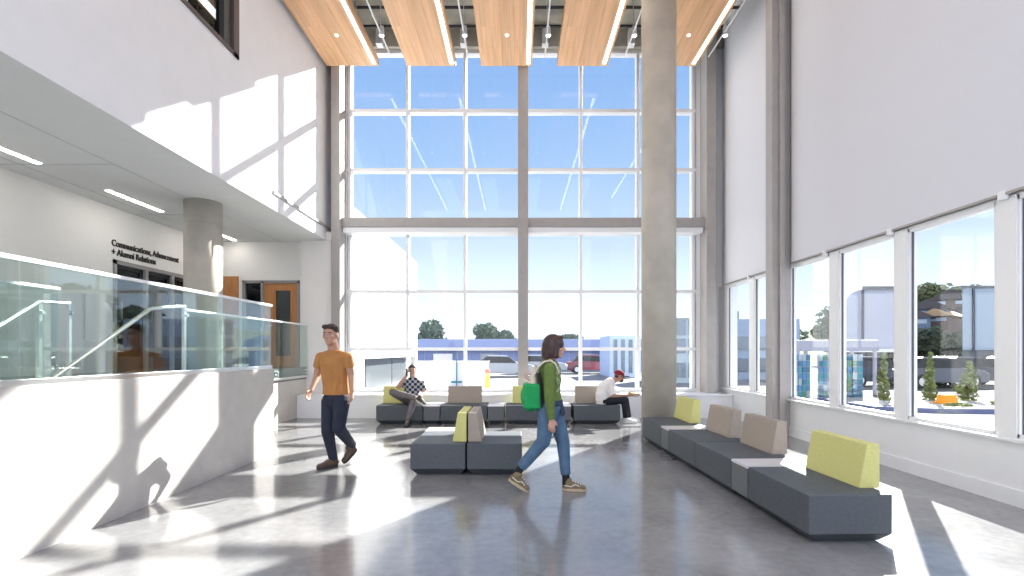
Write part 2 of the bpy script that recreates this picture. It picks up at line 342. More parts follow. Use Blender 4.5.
# round concrete columns
def column(x, y, r, z0, z1, label):
    b = MB(); b.cap((x, y, z0), (x, y, z1), r, r, flat=True, n=64)
    for zz in (z0+2.4, z0+4.8):
        if zz < z1: b.cap((x, y, zz), (x, y, zz+0.012), r+0.002, r+0.002, flat=True, n=64)
    o = b.build('concrete_column', conc, None, smooth=True)
    for p in o.data.polygons:
        if len(p.vertices) > 4: p.use_smooth = False
    tag(o, label, 'column')
column(2.37, 8.42, 0.285, 0, TOP, 'tall round bare concrete column rising from the floor behind the window bench')
column(-5.16, 8.2, 0.275, 1.06, CZ, 'short round concrete column on the upper floor behind the glass guard')

# sign lettering
def text(body, size, loc, rot, m, name, parent=None, ext=0.006, w=None):
    c = bpy.data.curves.new(name, 'FONT'); c.body = body; c.size = size; c.extrude = ext; c.offset = 0.004*size/0.16
    to = bpy.data.objects.new(name, c); COL.objects.link(to)
    dg = bpy.context.evaluated_depsgraph_get(); dg.update()
    me = bpy.data.meshes.new_from_object(to.evaluated_get(dg)); me.name = name
    bpy.data.objects.remove(to)
    me.materials.clear(); me.materials.append(m)
    if w:
        xs = [v.co.x for v in me.vertices]; k = w/(max(xs)-min(xs))
        for v in me.vertices: v.co.x *= k
    o = bpy.data.objects.new(name, me); COL.objects.link(o)
    o.rotation_euler = rot; o.location = loc
    if parent: o.parent = parent; o.location = Vector(loc)-parent.location
    return o
sg = empty('wall_sign', (LX, 8.44, 3.1), 'black two-line department lettering above the dark glazed doors', 'sign')
ink = mat('black_letters', (0.02, 0.02, 0.02), 0.5)
r90 = (math.radians(90), 0, math.radians(90))
text('Communications, Advancement', 0.15, (LX+0.008, 8.42, 3.19), r90, ink, 'lettering', sg, w=1.66)
text('+ Alumni Relations', 0.15, (LX+0.008, 8.42, 3.04), r90, ink, 'lettering', sg, w=1.02)

# lower ceiling linear lamps
for y0, y1, lb in ((5.2, 6.47, 'linear ceiling lamp nearest the left edge of the view'), (7.55, 8.7, 'linear ceiling lamp above the sign wall, left of the short column'), (9.75, 10.95, 'linear ceiling lamp farthest back, right of the short column')):
    t = empty('linear_lamp', (-6.2, y0, CZ), lb, 'ceiling lamp', 'recessed lamps of the lower ceiling')
    MB().box((-6.25, y0-0.02, CZ-0.006), (-6.15, y1+0.02, CZ+0.01)).build('lamp_housing', frame_w, t)
    MB().box((-6.235, y0, CZ-0.012), (-6.165, y1, CZ-0.002)).build('diffuser', ledE, t)

# ---------------------------------------------------------------- back window
w = empty('window_2', (0.1, WY, 0.5), kind='structure')
mx = [-3.80, -2.50, -1.20, 0.11, 1.42, 2.71, 3.96]
mz = [0.53, 1.456, 2.756, 4.07, 5.5, 6.835, 8.16]
for x in mx:
    MB().box((x-0.032, WY-0.02, 0.49), (x+0.032, WY+0.16, 8.2), 0.004).build('mullion', frame_w, w)
for z in mz:
    MB().box((-3.85, WY-0.03, z-0.035), (4.02, WY+0.15, z+0.035), 0.004).build('transom', frame_w, w)
for i in range(6):
    for j in range(6):
        MB().box((mx[i]+0.03, WY+0.05, mz[j]+0.033), (mx[i+1]-0.03, WY+0.06, mz[j+1]-0.033)).build('pane', winglass, w)
st2 = MB().box((-3.87, 10.98, 4.14), (4.10, WY-0.02, 4.34))
struct('trim_3', st2, steel_b)
struct('trim_4', MB().box((-3.86, 11.0, 4.02), (4.08, WY-0.02, 4.135), 0.01), frame_w, label='white roller housing under the steel beam')
for i, (x0, x1) in enumerate(((-4.06, -3.87), (0.0, 0.22), (4.10, 4.31))):
    struct('trim_%d' % (5+i), MB().box((x0, 10.86, 0.49 if 0 else 0.0 if x0 < -9 else 0.47), (x1, WY-0.02, 8.6)), steel_b)
struct('trim_8', MB().box((4.22, 8.3, 0), (RX+0.02, 8.52, 8.6)).box((4.32, 8.24, 0), (4.40, 8.58, 8.6)), steel_b)
# ---------------------------------------------------------------- right windows
posts = [10.90, 9.67, 8.41, 7.15, 5.90, 4.63, 3.37, 2.1, 0.85, -0.4, -1.65, -2.9, -4.15, -5.4, -6.65]
n = 3
for a, b in zip(posts[:-1], posts[1:]):
    y0, y1 = b+0.10, a-0.10
    w = empty('window_%d' % n, (RX+0.1, (y0+y1)/2, 0.6), kind='structure'); n += 1
    f = MB().box((RX+0.01, y1-0.02, 0.62), (RX+0.10, y1, 2.82)).box((RX+0.01, y0, 0.62), (RX+0.10, y0+0.02, 2.82)).box((RX+0.01, y0, 0.60), (RX+0.10, y1, 0.65)).box((RX+0.01, y0, 2.78), (RX+0.10, y1, 2.84))
    f.build('window_frame', frame_w, w)
    MB().box((RX+0.035, y1-0.034, 0.65), (RX+0.055, y1-0.02, 2.78)).box((RX+0.035, y0+0.02, 0.65), (RX+0.055, y0+0.034, 2.78)).build('gasket', gasket, w)
    MB().box((RX+0.04, y0+0.025, 0.65), (RX+0.05, y1-0.025, 2.78)).build('pane', winglass, w)
MBp = MB()
for y in posts: MBp.box((RX+0.0, y-0.10, 0.61), (RX+0.11, y+0.10, 2.83), 0.004)
struct('wall_right_mullions', MBp, frame_w)
struct('trim_9', MB().box((RX-0.05, -7, 0.58), (RX+0.3, 11.02, 0.61), 0.004), frame_w, label='white window sill along the right wall')
def blind(y0, y1, lb, joints):
    t = empty('roller_blind', (RX-0.02, (y0+y1)/2, 2.85), lb, 'blind')
    MB().box((RX-0.03, y0, 2.86), (RX-0.024, y1, 8.5)).build('blind_fabric', blindm, t)
    MB().box((RX-0.042, y0, 2.84), (RX-0.016, y1, 2.866), 0.006).build('hem_bar', gasket if 0 else steel_b, t)
    MB().cap((RX-0.05, y0, 8.5), (RX-0.05, y1, 8.5), 0.05, flat=True).build('roller', frame_w, t)
    for j in joints: MB().box((RX-0.06, j-0.03, 2.80), (RX-0.008, j+0.03, 2.88), 0.006).build('hem_clip', frame_w, t)
blind(8.60, 10.85, 'pale roller blind beyond the steel pier, beside the back window', (9.7,))
blind(-6.5, 8.20, 'huge pale roller blind drawn down over the right wall windows', (7.3, 6.02, 4.62))

# ---------------------------------------------------------------- wooden ceiling planks
pk = [(-4.09, -2.975), (-2.375, -1.33), (-0.79, 0.30), (0.835, 1.915), (2.72, 3.81)]
pl = ['leftmost wood ceiling panel, touching the left wall', 'second wood ceiling panel from the left wall', 'middle wood ceiling panel of the five, left of the centre mullion top', 'wood ceiling panel left of the tall column', 'rightmost wood ceiling panel, right of the tall column']
for i, (x0, x1) in enumerate(pk):
    t = empty('ceiling_panel', ((x0+x1)/2, 10.7, 7.51), pl[i], 'ceiling panel', 'wood panels hung under the roof')
    MB().box((x0, 1.0, 7.51), (x1-0.12, 10.7, 7.66)).box((x1-0.045, 1.0, 7.51), (x1, 10.7, 7.66)).box((x1-0.13, 1.0, 7.60), (x1-0.04, 10.7, 7.66)).box((x1-0.125, 10.66, 7.51), (x1-0.04, 10.70, 7.66)).build('wood_panel', wood, t)
    MB().box((x1-0.118, 1.05, 7.525), (x1-0.047, 10.64, 7.56)).build('light_strip', stripE, t)
    for yy in (3, 6.5, 10): MB().box((x0+0.2, yy, 7.66), (x0+0.24, yy+0.04, TOP)).box((x1-0.3, yy, 7.66), (x1-0.26, yy+0.04, TOP)).build('hanger', chrome, t)
    if i in (0, 2, 4):
        o = MB().cap(((x0+x1)/2+0.03, 9.65, 7.512), ((x0+x1)/2+0.03, 9.65, 7.49), 0.035, 0.03, flat=True).build('downlight', mat('downlight_glow', (1, 1, 1), emit=(1, .97, .9), es=2), t)
for i, x in enumerate((-2.68, -1.06, 0.57, 2.25, 4.02)):
    lb = ['leftmost slim white light track with a spotlight, between wood panels', 'light track between second and middle wood panels', 'light track between middle and fourth wood panels', 'light track just left of the tall column top', 'light track with a lit spotlight right of the last wood panel'][i]
    t = empty('light_track', (x, 10.4, 7.75), lb, 'track light', 'slim light tracks between wood panels')
    MB().cap((x, 1.0, 7.62), (x, 10.55, 7.62), 0.016, 0.016, flat=True).build('track', frame_w, t)
    for yy in (4.5, 7.2, 9.75):
        h = MB().cap((x+0.02, yy, 7.74), (x+0.02, yy, 7.56), 0.04, 0.055, flat=True).cap((x, yy, 7.62), (x, yy, TOP), 0.008, n=8).build('spotlight', frame_w, t)
        MB().cap((x+0.02, yy, 7.56), (x+0.02, yy, 7.55), 0.045, flat=True).build('lens', MATS['downlight_glow'], h)
for i, (y, z, lb) in enumerate(((10.1, 8.35, 'nearer dark conduit crossing the gaps above the wood panels'), (10.7, 8.36, 'farther dark conduit crossing above the wood panels near the window'))):
    tag(MB().cap((UX, y, z), (RX, y, z), 0.03, flat=True).build('conduit', darkgap), lb, 'conduit')
for i, x in enumerate((-3.05, -1.2, 0.6, 2.5)):
    tag(MB().box((x-0.07, 10.95, 8.15), (x+0.07, 11.13, 8.5), 0.01).build('blind_motor_bracket', frame_w), ('small pale bracket over the back window between first and second wood panels', 'small pale bracket over the back window between second and middle wood panels', 'small pale bracket over the back window between middle and fourth wood panels', 'small pale bracket over the back window touching the tall column')[i], 'bracket', 'brackets over the back window')

# ================================================================ furniture
SH = 0.36
def seat_proto(colm):
    t = empty('lounge_seat', (0, 0, 0))
    MB().box((-0.31, -0.448, 0.07), (0.31, 0.448, SH), 0.012, 3).build('seat_block', upho, t, smooth=False)
    MB().frus((-0.30, -0.442, 0.006), (0.30, 0.442, 0.068), 0.055).build('plinth', base_d, t)
    for sx in (-1, 1):
        for sy in (-1, 1): MB().cap((sx*0.17, sy*0.30, 0), (sx*0.17, sy*0.30, 0.014), 0.025, flat=True).build('foot', chrome, t)
    h = 0.335
    MB().poly([(0.15, -0.34, SH), (0.31, -0.34, SH), (0.31, -0.34, SH+h), (0.21, -0.34, SH+h)], (0, 0.68, 0), 0.008).build('backrest', colm, t)
    return t
def place(proto, x, y, rz, label, group, off=0.0, first=False):
    o = proto if first else copy_tree(proto)
    o.location = (x, y, 0); o.rotation_euler = (0, 0, rz)
    for c in o.children:
        if c.name.startswith('backrest'): c.location = (0.035 if group == GW else 0, off, 0)
    tag(o, label, 'bench seat', group); return o
SY = seat_proto(yellow); ST = seat_proto(taupe)
def table_proto():
    t = empty('side_table', (0, 0, 0))
    MB().box((-0.31, -0.156, 0.07), (0.31, 0.156, 0.338), 0.006).build('table_block', mat('grey_laminate_side', (0.11, 0.12, 0.13), 0.5), t)
    MB().box((-0.312, -0.16, 0.338), (0.312, 0.16, 0.362), 0.004).build('table_top', tabletop, t)
    MB().frus((-0.30, -0.15, 0.0), (0.30, 0.15, 0.068), 0.08).build('plinth', base_d, t)
    return t
TB = table_proto()
def ptab(x, y, rz, label, group, first=False):
    o = TB if first else copy_tree(TB)
    o.location = (x, y, 0); o.rotation_euler = (0, 0, rz); tag(o, label, 'side table', group)
GW, GB, GC = 'bench seats in the row beside the right windows', 'bench seats in the row under the back window', 'pair of back-to-back bench seats in the middle'
wx = 2.415
place(SY, wx-(4.075-3.62)*0.031, 4.075, 0.031, 'slate bench seat with lime yellow backrest, nearest the camera in the window row', GW, 0.06, True)
place(ST, wx-(5.315-3.62)*0.031, 5.315, 0.031, 'slate bench seat with taupe backrest, just beyond the nearer pale table', GW, 0.06, True)
place(ST, wx-(6.225-3.62)*0.031, 6.225, 0.031, 'slate bench seat with taupe backrest, third in the right row', GW, 0.11)
place(SY, wx-(7.465-3.62)*0.031, 7.465, 0.031, 'slate bench seat with small-looking yellow backrest, farthest in the right row by the column', GW, 0.11)
ptab(wx-(4.695-3.62)*0.031, 4.695, 0.031, 'pale-topped side table behind the nearest yellow-backed seat', 'side tables in the right row', True)
ptab(wx-(6.845-3.62)*0.031, 6.845, 0.031, 'pale-topped side table before the farthest yellow-backed seat', 'side tables in the right row')
place(SY, -0.905, 6.08, 0, 'left slate seat of the centre pair with yellow backrest', GC, 0.02)
place(ST, -0.265, 6.08, math.pi, 'right slate seat of the centre pair with taupe backrest', GC, -0.02)
ptab(-0.905, 6.70, 0, 'pale side table behind the left seat of the centre pair', 'side table of the centre pair')
bx = [-2.285, -1.67, -1.045, -0.42, 0.205, 0.82, 1.445]
r90z = math.pi/2
place(SY, -2.285, 9.93, r90z, 'back row seat with yellow backrest, the man in the checked shirt sits on it', GB, 0.10)
place(ST, -1.045, 9.93, r90z, 'back row seat with taupe backrest, left of the centre window post', GB, 0.03)
place(SY, 0.21, 9.93, r90z, 'back row seat with yellow backrest, behind the walking woman', GB, -0.02)
place(ST, 1.52, 9.93, r90z, 'back row seat with taupe backrest, the man in the red cap sits on it', GB, 0.02)
ptab(-1.665, 9.93, r90z, 'pale side table in the back row right of the man in checks', 'side tables in the back row')
ptab(-0.425, 9.93, r90z, 'pale side table in the back row left of the walking woman', 'side tables in the back row')
ptab(0.86, 9.93, r90z, 'pale side table in the back row right of the walking woman', 'side tables in the back row')

# ================================================================ people
skin = mat('skin', (0.44, 0.245, 0.17), 0.5, var=0.03, scale=20)
skin2 = mat('skin_light', (0.52, 0.30, 0.22), 0.5, var=0.03, scale=20)
lip = mat('lips', (0.42, 0.15, 0.13), 0.5)
eyew = mat('eye_white', (0.5, 0.48, 0.46), 0.5); iris = mat('iris_dark', (0.03, 0.02, 0.015), 0.2)
hair_d = mat('dark_brown_hair', (0.035, 0.020, 0.016), 0.5, var=0.4, scale=60)
hair_b = mat('brown_bob_hair', (0.040, 0.018, 0.015), 0.45, var=0.35, scale=50, stretch=(4, 4, 0.6))
UP = Vector((0, 0, 1))
def frame(f, tilt=0):
    f = Vector(f).normalized(); r = f.cross(UP).normalized(); u = r.cross(f).normalized()
    return f, u, r
def rotm(r, f, u): return Matrix((r, f, u)).transposed()
def head(b, c, f, neck, k=1.0):
    f, u, r = frame(f); R = rotm(r, f, u)
    L = lambda x, y, z: c+r*x*k+f*y*k+u*z*k
    b.ell(L(0, -0.012, 0.022), (0.074*k, 0.094*k, 0.098*k), R)
    b.ell(L(0, 0.020, -0.035), (0.057*k, 0.066*k, 0.082*k), R)
    b.ell(L(0, 0.062, -0.096), (0.024*k, 0.022*k, 0.020*k), R)
    b.cap(L(0, 0.086, 0.008), L(0, 0.106, -0.028), 0.009*k, 0.014*k)
    b.ell(L(0, 0.094, -0.032), (0.018*k, 0.012*k, 0.009*k), R)
    b.cap(L(-0.035, 0.072, 0.022), L(0.035, 0.072, 0.022), 0.013*k)
    for s in (-1, 1):
        b.ell(L(s*0.040, 0.058, -0.022), (0.022*k, 0.022*k, 0.020*k), R)
        b.ell(L(s*0.077, -0.005, -0.008), (0.010*k, 0.020*k, 0.032*k), R)
    b.mi = 1; b.cap(L(-0.016, 0.084, -0.058), L(0.016, 0.084, -0.058), 0.0085*k); b.cap(L(-0.014, 0.083, -0.067), L(0.014, 0.083, -0.067), 0.008*k); b.mi = 0
    b.cap(neck, L(0, -0.025, -0.05), 0.062*k, 0.055*k)
    return L
def eyes(L, par, k=1.0):
    for s in (-1, 1):
        o = MB().ell(L(s*0.031, 0.073, 0.0), (0.0100*k,)*3)
        o.mi = 1; o.ell(L(s*0.031, 0.0795, 0.0), (0.0068*k,)*3); o.build('eye', [eyew, iris], par, smooth=True)
        MB().cap(L(s*0.016, 0.088, 0.024), L(s*0.046, 0.080, 0.026), 0.0045*k).build('eyebrow', hair_d, par, smooth=True)
def hand(b, wr, d, pn, th, curl=0.5, k=1.0):
    """wrist, direction of fingers, palm normal (fingers curl towards), thumb side"""
    d = Vector(d).normalized(); pn = Vector(pn); pn = (pn-d*pn.dot(d)).normalized(); th = Vector(th); th = (th-d*th.dot(d)-pn*th.dot(pn)).normalized()
    b.cap(wr-d*0.01, wr+d*0.075*k, 0.027*k, 0.034*k, sq=(pn, 0.5))
    lens = (0.070, 0.078, 0.073, 0.058)
    for i in range(4):
        s = (1.5-i)*0.0195*k
        p0 = wr+d*(0.085-0.004*abs(i-1))*k+th*s
        l = lens[i]*k; c = curl*(1+0.12*i)
        p1 = p0+(d*math.cos(c*0.5)+pn*math.sin(c*0.5)+th*s*2)*l*0.48
        p2 = p1+(d*math.cos(c*1.3)+pn*math.sin(c*1.3))*l*0.32
        p3 = p2+(d*math.cos(c*1.9)+pn*math.sin(c*1.9))*l*0.22
        b.cap(p0-d*0.02*k, p1, 0.0098*k, 0.009*k, n=8); b.cap(p1, p2, 0.009*k, 0.008*k, n=8); b.cap(p2, p3, 0.008*k, 0.007*k, n=8)
    t0 = wr+d*0.02*k+th*0.024*k; t1 = t0+(d*0.6+th*0.62+pn*0.25)*0.042*k; t2 = t1+(d*0.92+th*0.15+pn*0.35)*0.032*k
    b.cap(t0, t1, 0.014*k, 0.0115*k, n=8); b.cap(t1, t2, 0.0115*k, 0.009*k, n=8)
def limb(b, pts, rs, **k):
    for i in range(len(pts)-1): b.cap(pts[i], pts[i+1], rs[i], rs[i+1], **k)
def shoe(heel, toe, par, mu, ms, k=1.0, side=None, laces=True, stripe=None):
    heel = Vector(heel); toe = Vector(toe); d = (toe-heel).normalized(); r = d.cross(UP).normalized(); u = r.cross(d).normalized()
    L = (toe-heel).length
    b = MB(); b.cap(heel+d*0.035+u*0.045*k, heel+d*(L-0.045)+u*0.032*k, 0.040*k, 0.042*k, sq=(u, 0.72))
    b.cap(heel+d*0.05+u*0.05*k, heel+d*0.06+u*0.095*k, 0.043*k, 0.044*k)
    b.cap(heel+d*0.07+u*0.075*k, heel+d*(L*0.6)+u*0.045*k, 0.036*k, 0.034*k)
    o = b.build('shoe', mu, par, remesh=0.006, sm=3)
    q = MB(); N = 20; pts = []
    for i in range(N):
        a = 2*math.pi*i/N; x = math.cos(a); y = math.sin(a)
        wdt = 0.046 if x > 0 else 0.040
        pts.append(heel+d*(L/2+x*L/2)+r*(wdt*k*(abs(y)**0.75)*(1 if y > 0 else -1)))
    q.poly(pts, u*0.028*k, 0.004); q.build('sole', ms, o)
    if laces:
        q = MB()
        for i in range(4):
            c = heel+d*(0.11+0.025*i)+u*(0.098-0.010*i)*k; q.cap(c-r*0.022, c+r*0.022, 0.0035, n=6)
        q.build('laces', mat('pale_laces', (0.6, 0.58, 0.52), 0.8), o)
    if stripe:
        for s in (-1, 1):
            q = MB(); y = r*s*0.043*k
            q.path([heel+d*0.03+u*0.06*k+y*0.9, heel+d*0.09+u*0.05*k+y, heel+d*0.13+u*0.072*k+y*0.92, heel+d*0.17+u*0.055*k+y*0.9], 0.0045, n=6)
            q.build('side_stripe', stripe, o)
    return o

# ---- walking man, ochre t-shirt
def walking_man():
    P = lambda x, y, Z: PW(x, y, Z*0.985)
    t = empty('person', P(335, 467, 6.1)*1.0, 'walking man in ochre t-shirt, navy trousers and brown boots beside the parapet', 'person'); t.location.z = 0
    f = Vector((-0.08, -1, 0)); hf = Vector((-0.06, -1, 0.0))
    hc = P(330.5, 335, 6.03); nk = P(334, 350, 6.10)
    chest = P(334, 364, 6.08); waist = P(336, 386, 6.10); pel = P(336, 398, 6.10)
    sR = P(320.5, 357.5, 6.14); sL = P(347.5, 357.5, 6.02)
    eR = P(317, 376, 6.20); wR = P(310.8, 390.5, 6.04)
    eL = P(351.5, 375, 6.06); wL = P(352, 391, 5.98)
    hR = P(329.5, 401, 6.15); kR = P(327.5, 431, 6.02); aR = P(333.5, 459.5, 6.16)
    hL = P(342, 401, 6.05); kL = P(338.5, 428, 5.97); aL = P(352.5, 446, 6.34)
    b = MB()
    L0 = head(b, hc, hf, nk, 1.09)
    L = lambda x, y, z: L0(x, y, z)
    b.cap(chest, waist, 0.145, 0.125, sq=(f, 0.66)); b.cap(waist, pel, 0.125, 0.145, sq=(f, 0.68)); b.cap(sR, sL, 0.058, sq=(f, .8)); b.cap(nk, P(334, 355, 6.1), 0.06, 0.09)
    limb(b, [sR, eR, wR], [0.055, 0.042, 0.028]); limb(b, [sL, eL, wL], [0.055, 0.043, 0.029])
    limb(b, [hR, kR, aR], [0.075, 0.052, 0.038]); limb(b, [hL, kL, aL], [0.075, 0.052, 0.038])
    hand(b, wR, wR-eR+Vector((-0.04, 0, -0.05)), (0.8, -0.3, 0), (0.1, -1, 0), 0.6); hand(b, wL, (0.0, -0.05, -1), (-0.9, 0.2, 0), (-0.1, -1, 0), 0.45)
    b.build('body', [skin, lip], t, remesh=0.0062, sm=3)
    eyes(L, t, 1.05)
    # short dark hair
    b = MB(); R = rotm(hf.cross(UP).normalized(), hf.normalized(), UP)
    b.ell(L(0, -0.022, 0.042), (0.087, 0.104, 0.095), R); b.cap(L(-0.045, 0.055, 0.088), L(0.045, 0.055, 0.088), 0.028)
    h = b.build('hair', hair_d, t, remesh=0.006, sm=3, cuts=[(L(0, 0.0, 0.0), -UP*1.0+hf.normalized()*0.62)])
    # t-shirt
    ts = mat('ochre_cotton', (0.39, 0.175, 0.052), 0.85, var=0.10, scale=7, bump=0.3, bscale=14)
    b = MB()
    b.cap(P(334, 363, 6.09), waist, 0.176, 0.158, sq=(f, 0.68)); b.cap(waist, P(336.5, 397, 6.10), 0.160, 0.168, sq=(f, 0.70)); b.cap(sR, sL, 0.066, sq=(f, .85))
    b.cap(P(334, 352.5, 6.1), P(334, 357, 6.1), 0.072, 0.12)
    mR = sR.lerp(eR, 0.52); mL = sL.lerp(eL, 0.55)
    b.cap(sR, mR, 0.062, 0.068, flat=True); b.ell(sR, (0.062,)*3); b.cap(sL, mL, 0.062, 0.067, flat=True); b.ell(sL, (0.062,)*3); b.cap(P(333.5, 353.5, 6.1), sR, 0.062, 0.058); b.cap(P(334.5, 353.5, 6.1), sL, 0.062, 0.058)
    for i in range(5): b.cap(P(326+5*i, 372, 5.97-0.005*i), P(325+5.4*i, 392, 5.985), 0.004, 0.006, n=8)
    s_ = b.build('t_shirt', ts, t, remesh=0.007, sm=5, cuts=[(P(336, 394.3, 6.1), -UP)])
    # trousers
    tr = mat('navy_trousers', (0.012, 0.016, 0.034), 0.85, var=0.2, scale=12, bump=0.3, bscale=18)
    b = MB(); b.cap(P(336.2, 394.5, 6.1), pel, 0.138, 0.158, sq=(f, 0.72))
    limb(b, [hR, kR, P(333, 457.5, 6.15)], [0.096, 0.073, 0.053], sq=None); limb(b, [hL, kL, P(351.6, 444.5, 6.32)], [0.096, 0.076, 0.056])
    b.build('trousers', tr, t, remesh=0.007, sm=4)
    bt = mat('brown_leather', (0.07, 0.042, 0.030), 0.5, var=0.15); bs = mat('dark_sole', (0.03, 0.025, 0.022), 0.7)
    h0 = Vector((aR.x+0.035, aR.y+0.05, 0.003)); t0 = h0+Vector((-0.17, -0.22, 0)); shoe(h0, t0, t, bt, bs, 1.12)
    h1 = P(357.5, 449.5, 6.38); t1 = Vector((h1.x-0.10, h1.y-0.10, 0.012)); t1 = h1+(t1-h1).normalized()*0.27; t1.z = max(t1.z, 0.015); shoe(h1, t1, t, bt, bs, 1.08)
    return t
walking_man()

# ---- walking woman with backpack
def walking_woman():
    t = empty('person', (0.30, 5.0, 0), 'woman walking right in green sweater and blue jeans with brown bob hair', 'person')
    f = Vector((1, 0, 0)); hf = Vector((1, -0.10, -0.06))
    hc = P(555, 347, 5.0); nk = P(549.5, 362.5, 5.02)
    chest = P(549.5, 375, 5.02); waist = P(550.5, 393, 5.02); pel = P(550, 406, 5.02)
    sN = P(549.5, 368.5, 4.86); sF = P(550.5, 368, 5.18)
    eN = P(549.3, 395, 4.80); wN = P(551.2, 419, 4.82); eF = P(549, 393, 5.28); wF = P(554, 414, 5.24)
    hN = P(548, 410, 4.95); kN = P(543.5, 441, 4.93); aN = P(517.5, 472, 5.0)
    hF = P(554, 410, 5.10); kF = P(563, 442, 5.06); aF = P(566, 479, 5.03)
    b = MB(); L = head(b, hc, hf, nk, 0.95)
    b.cap(chest, waist, 0.125, 0.105, sq=(f, 0.75)); b.cap(waist, pel, 0.105, 0.145, sq=(f, 0.8)); b.cap(sN, sF, 0.045)
    limb(b, [sN, eN, wN], [0.045, 0.036, 0.024]); limb(b, [sF, eF, wF], [0.045, 0.036, 0.024])
    limb(b, [hN, kN, aN], [0.075, 0.05, 0.034]); limb(b, [hF, kF, aF], [0.075, 0.05, 0.034])
    hand(b, wN, (0.05, 0, -1), (0.1, 1, 0), (1, 0, 0), 0.4, 0.92); hand(b, wF, (0.15, 0, -1), (0.1, -1, 0), (1, 0, 0), 0.4, 0.92)
    b.build('body', [skin2, lip], t, remesh=0.006, sm=3); eyes(L, t, 0.95)
    # bob hair with the face left open
    b = MB(); R = rotm(hf.cross(UP).normalized(), hf.normalized(), UP)
    b.ell(L(0, -0.018, 0.035), (0.090, 0.106, 0.098), R)
    b.cap(L(0, -0.042, 0.02), L(0, -0.052, -0.070), 0.102, 0.095, sq=(f, 0.95))
    for s in (-1, 1):
        b.cap(L(s*0.074, 0.016, 0.05), L(s*0.070, 0.010, -0.095), 0.030, 0.034); b.cap(L(s*0.02, 0.05, 0.095), L(s*0.066, 0.045, 0.03), 0.028, 0.018)
    b.build('hair', hair_b, t, remesh=0.006, sm=3, cuts=[(L(0, 0, -0.120), -UP)])
    # sweater
    sw = mat('olive_green_knit', (0.115, 0.175, 0.040), 0.9, var=0.12, scale=25, bump=0.4, bscale=120)
    swp = mat('pale_knit_motif', (0.30, 0.36, 0.19), 0.9, var=0.3, scale=30, bump=0.4, bscale=120)
    b = MB(); b.cap(P(549.5, 372, 5.02), waist, 0.148, 0.125, sq=(f, 0.78)); b.cap(waist, P(551, 401, 5.02), 0.128, 0.140, sq=(f, 0.80)); b.cap(sN, sF, 0.058)
    b.ell(P(556.5, 380, 4.94), (0.05, 0.055, 0.055)); b.ell(P(556.5, 380, 5.10), (0.05, 0.055, 0.055)); b.cap(P(549.3, 363, 5.02), P(549.5, 368, 5.02), 0.066, 0.10)
    limb(b, [sN, eN], [0.060, 0.052]); limb(b, [sF, eF], [0.058, 0.048])
    for e_, w_ in ((eN, wN), (eF, wF)):
        k_ = MB(); k_.ell(e_, (0.053,)*3); k_.cap(e_, w_, 0.053, 0.038, flat=True); k_.build('sleeve', sw, t, remesh=0.0065, sm=3)
    o = b.build('sweater', [sw, swp], t, remesh=0.0065, sm=4, cuts=[(P(550, 402.5, 5), -UP)])
    for p in o.data.polygons:
        c = p.center+t.location
        if c.x > P(555.5, 0, 5).x and 1.0 < c.z < 1.26 and noise.noise(c*28) > -0.02: p.material_index = 1
    MB().cap(P(549.6, 361.5, 5.02), P(549.8, 364.5, 5.02), 0.070, 0.084, flat=True).build('hood_collar', mat('cream_cotton', (0.62, 0.56, 0.46), 0.9), t, remesh=0.007, sm=3)
    # dark flannel tied round the waist
    b = MB(); b.cap(P(550.5, 399.5, 5.02), P(550.5, 405.5, 5.02), 0.146, 0.152, flat=True, sq=(f, 0.84)); b.cap(P(560, 402, 4.97), P(562.5, 413, 4.95), 0.026, 0.03); b.cap(P(560, 402, 5.03), P(560, 412, 5.04), 0.022, 0.03)
    b.build('tied_shirt', mat('dark_check_flannel', (0.03, 0.045, 0.085), 0.9, var=0.6, scale=40), t, remesh=0.007, sm=3)
    jn = mat('blue_denim', (0.07, 0.135, 0.22), 0.85, var=0.18, scale=9, bump=0.3, bscale=30)
    b = MB(); b.cap(P(550, 402, 5.02), pel, 0.135, 0.155, sq=(f, 0.82)); b.ell(P(544, 410, 5.02), (0.075, 0.13, 0.085))
    limb(b, [hN, kN], [0.098, 0.070]); b.cap(kN, P(521.5, 467, 4.99), 0.070, 0.054, flat=True); limb(b, [hF, kF], [0.096, 0.068]); b.cap(kF, P(565.7, 474.5, 5.03), 0.068, 0.050, flat=True); b.ell(kF, (0.068,)*3)
    b.ell(kN, (0.071,)*3)
    b.build('jeans', jn, t, remesh=0.007, sm=3)
    sk = mat('black_sock', (0.012, 0.012, 0.014), 0.9)
    MB().cap(P(521.5, 467, 4.99), P(514.5, 477, 5.01), 0.040, 0.038).build('sock', sk, t, smooth=True); MB().cap(P(565.7, 473, 5.03), P(566.2, 484, 5.03), 0.038, 0.040).build('sock', sk, t, smooth=True)
    vu = mat('khaki_canvas', (0.17, 0.13, 0.075), 0.85, var=0.1); vs = mat('tan_rubber_sole', (0.42, 0.34, 0.22), 0.7); cr = mat('cream_stripe', (0.7, 0.66, 0.55), 0.7)
    h0 = Vector((P(562, 490, 5.03).x, 5.03, 0.003)); shoe(h0, h0+Vector((0.245, -0.02, 0)), t, vu, vs, 0.98, stripe=cr)
    h1 = P(508, 480, 5.0); t1 = Vector((P(526, 490, 4.97).x, 4.97, 0.012)); shoe(h1, h1+(t1-h1).normalized()*0.235, t, vu, vs, 0.98, stripe=cr)
    # backpack
    bp = empty('backpack', P(531, 395, 5.0), 'bright green backpack with cream top on the walking woman', 'backpack')
    gr = mat('bright_green_canvas', (0.0, 0.30, 0.075), 0.7, var=0.08, scale=10, bump=0.3, bscale=15)
    cm = MATS['cream_cotton']
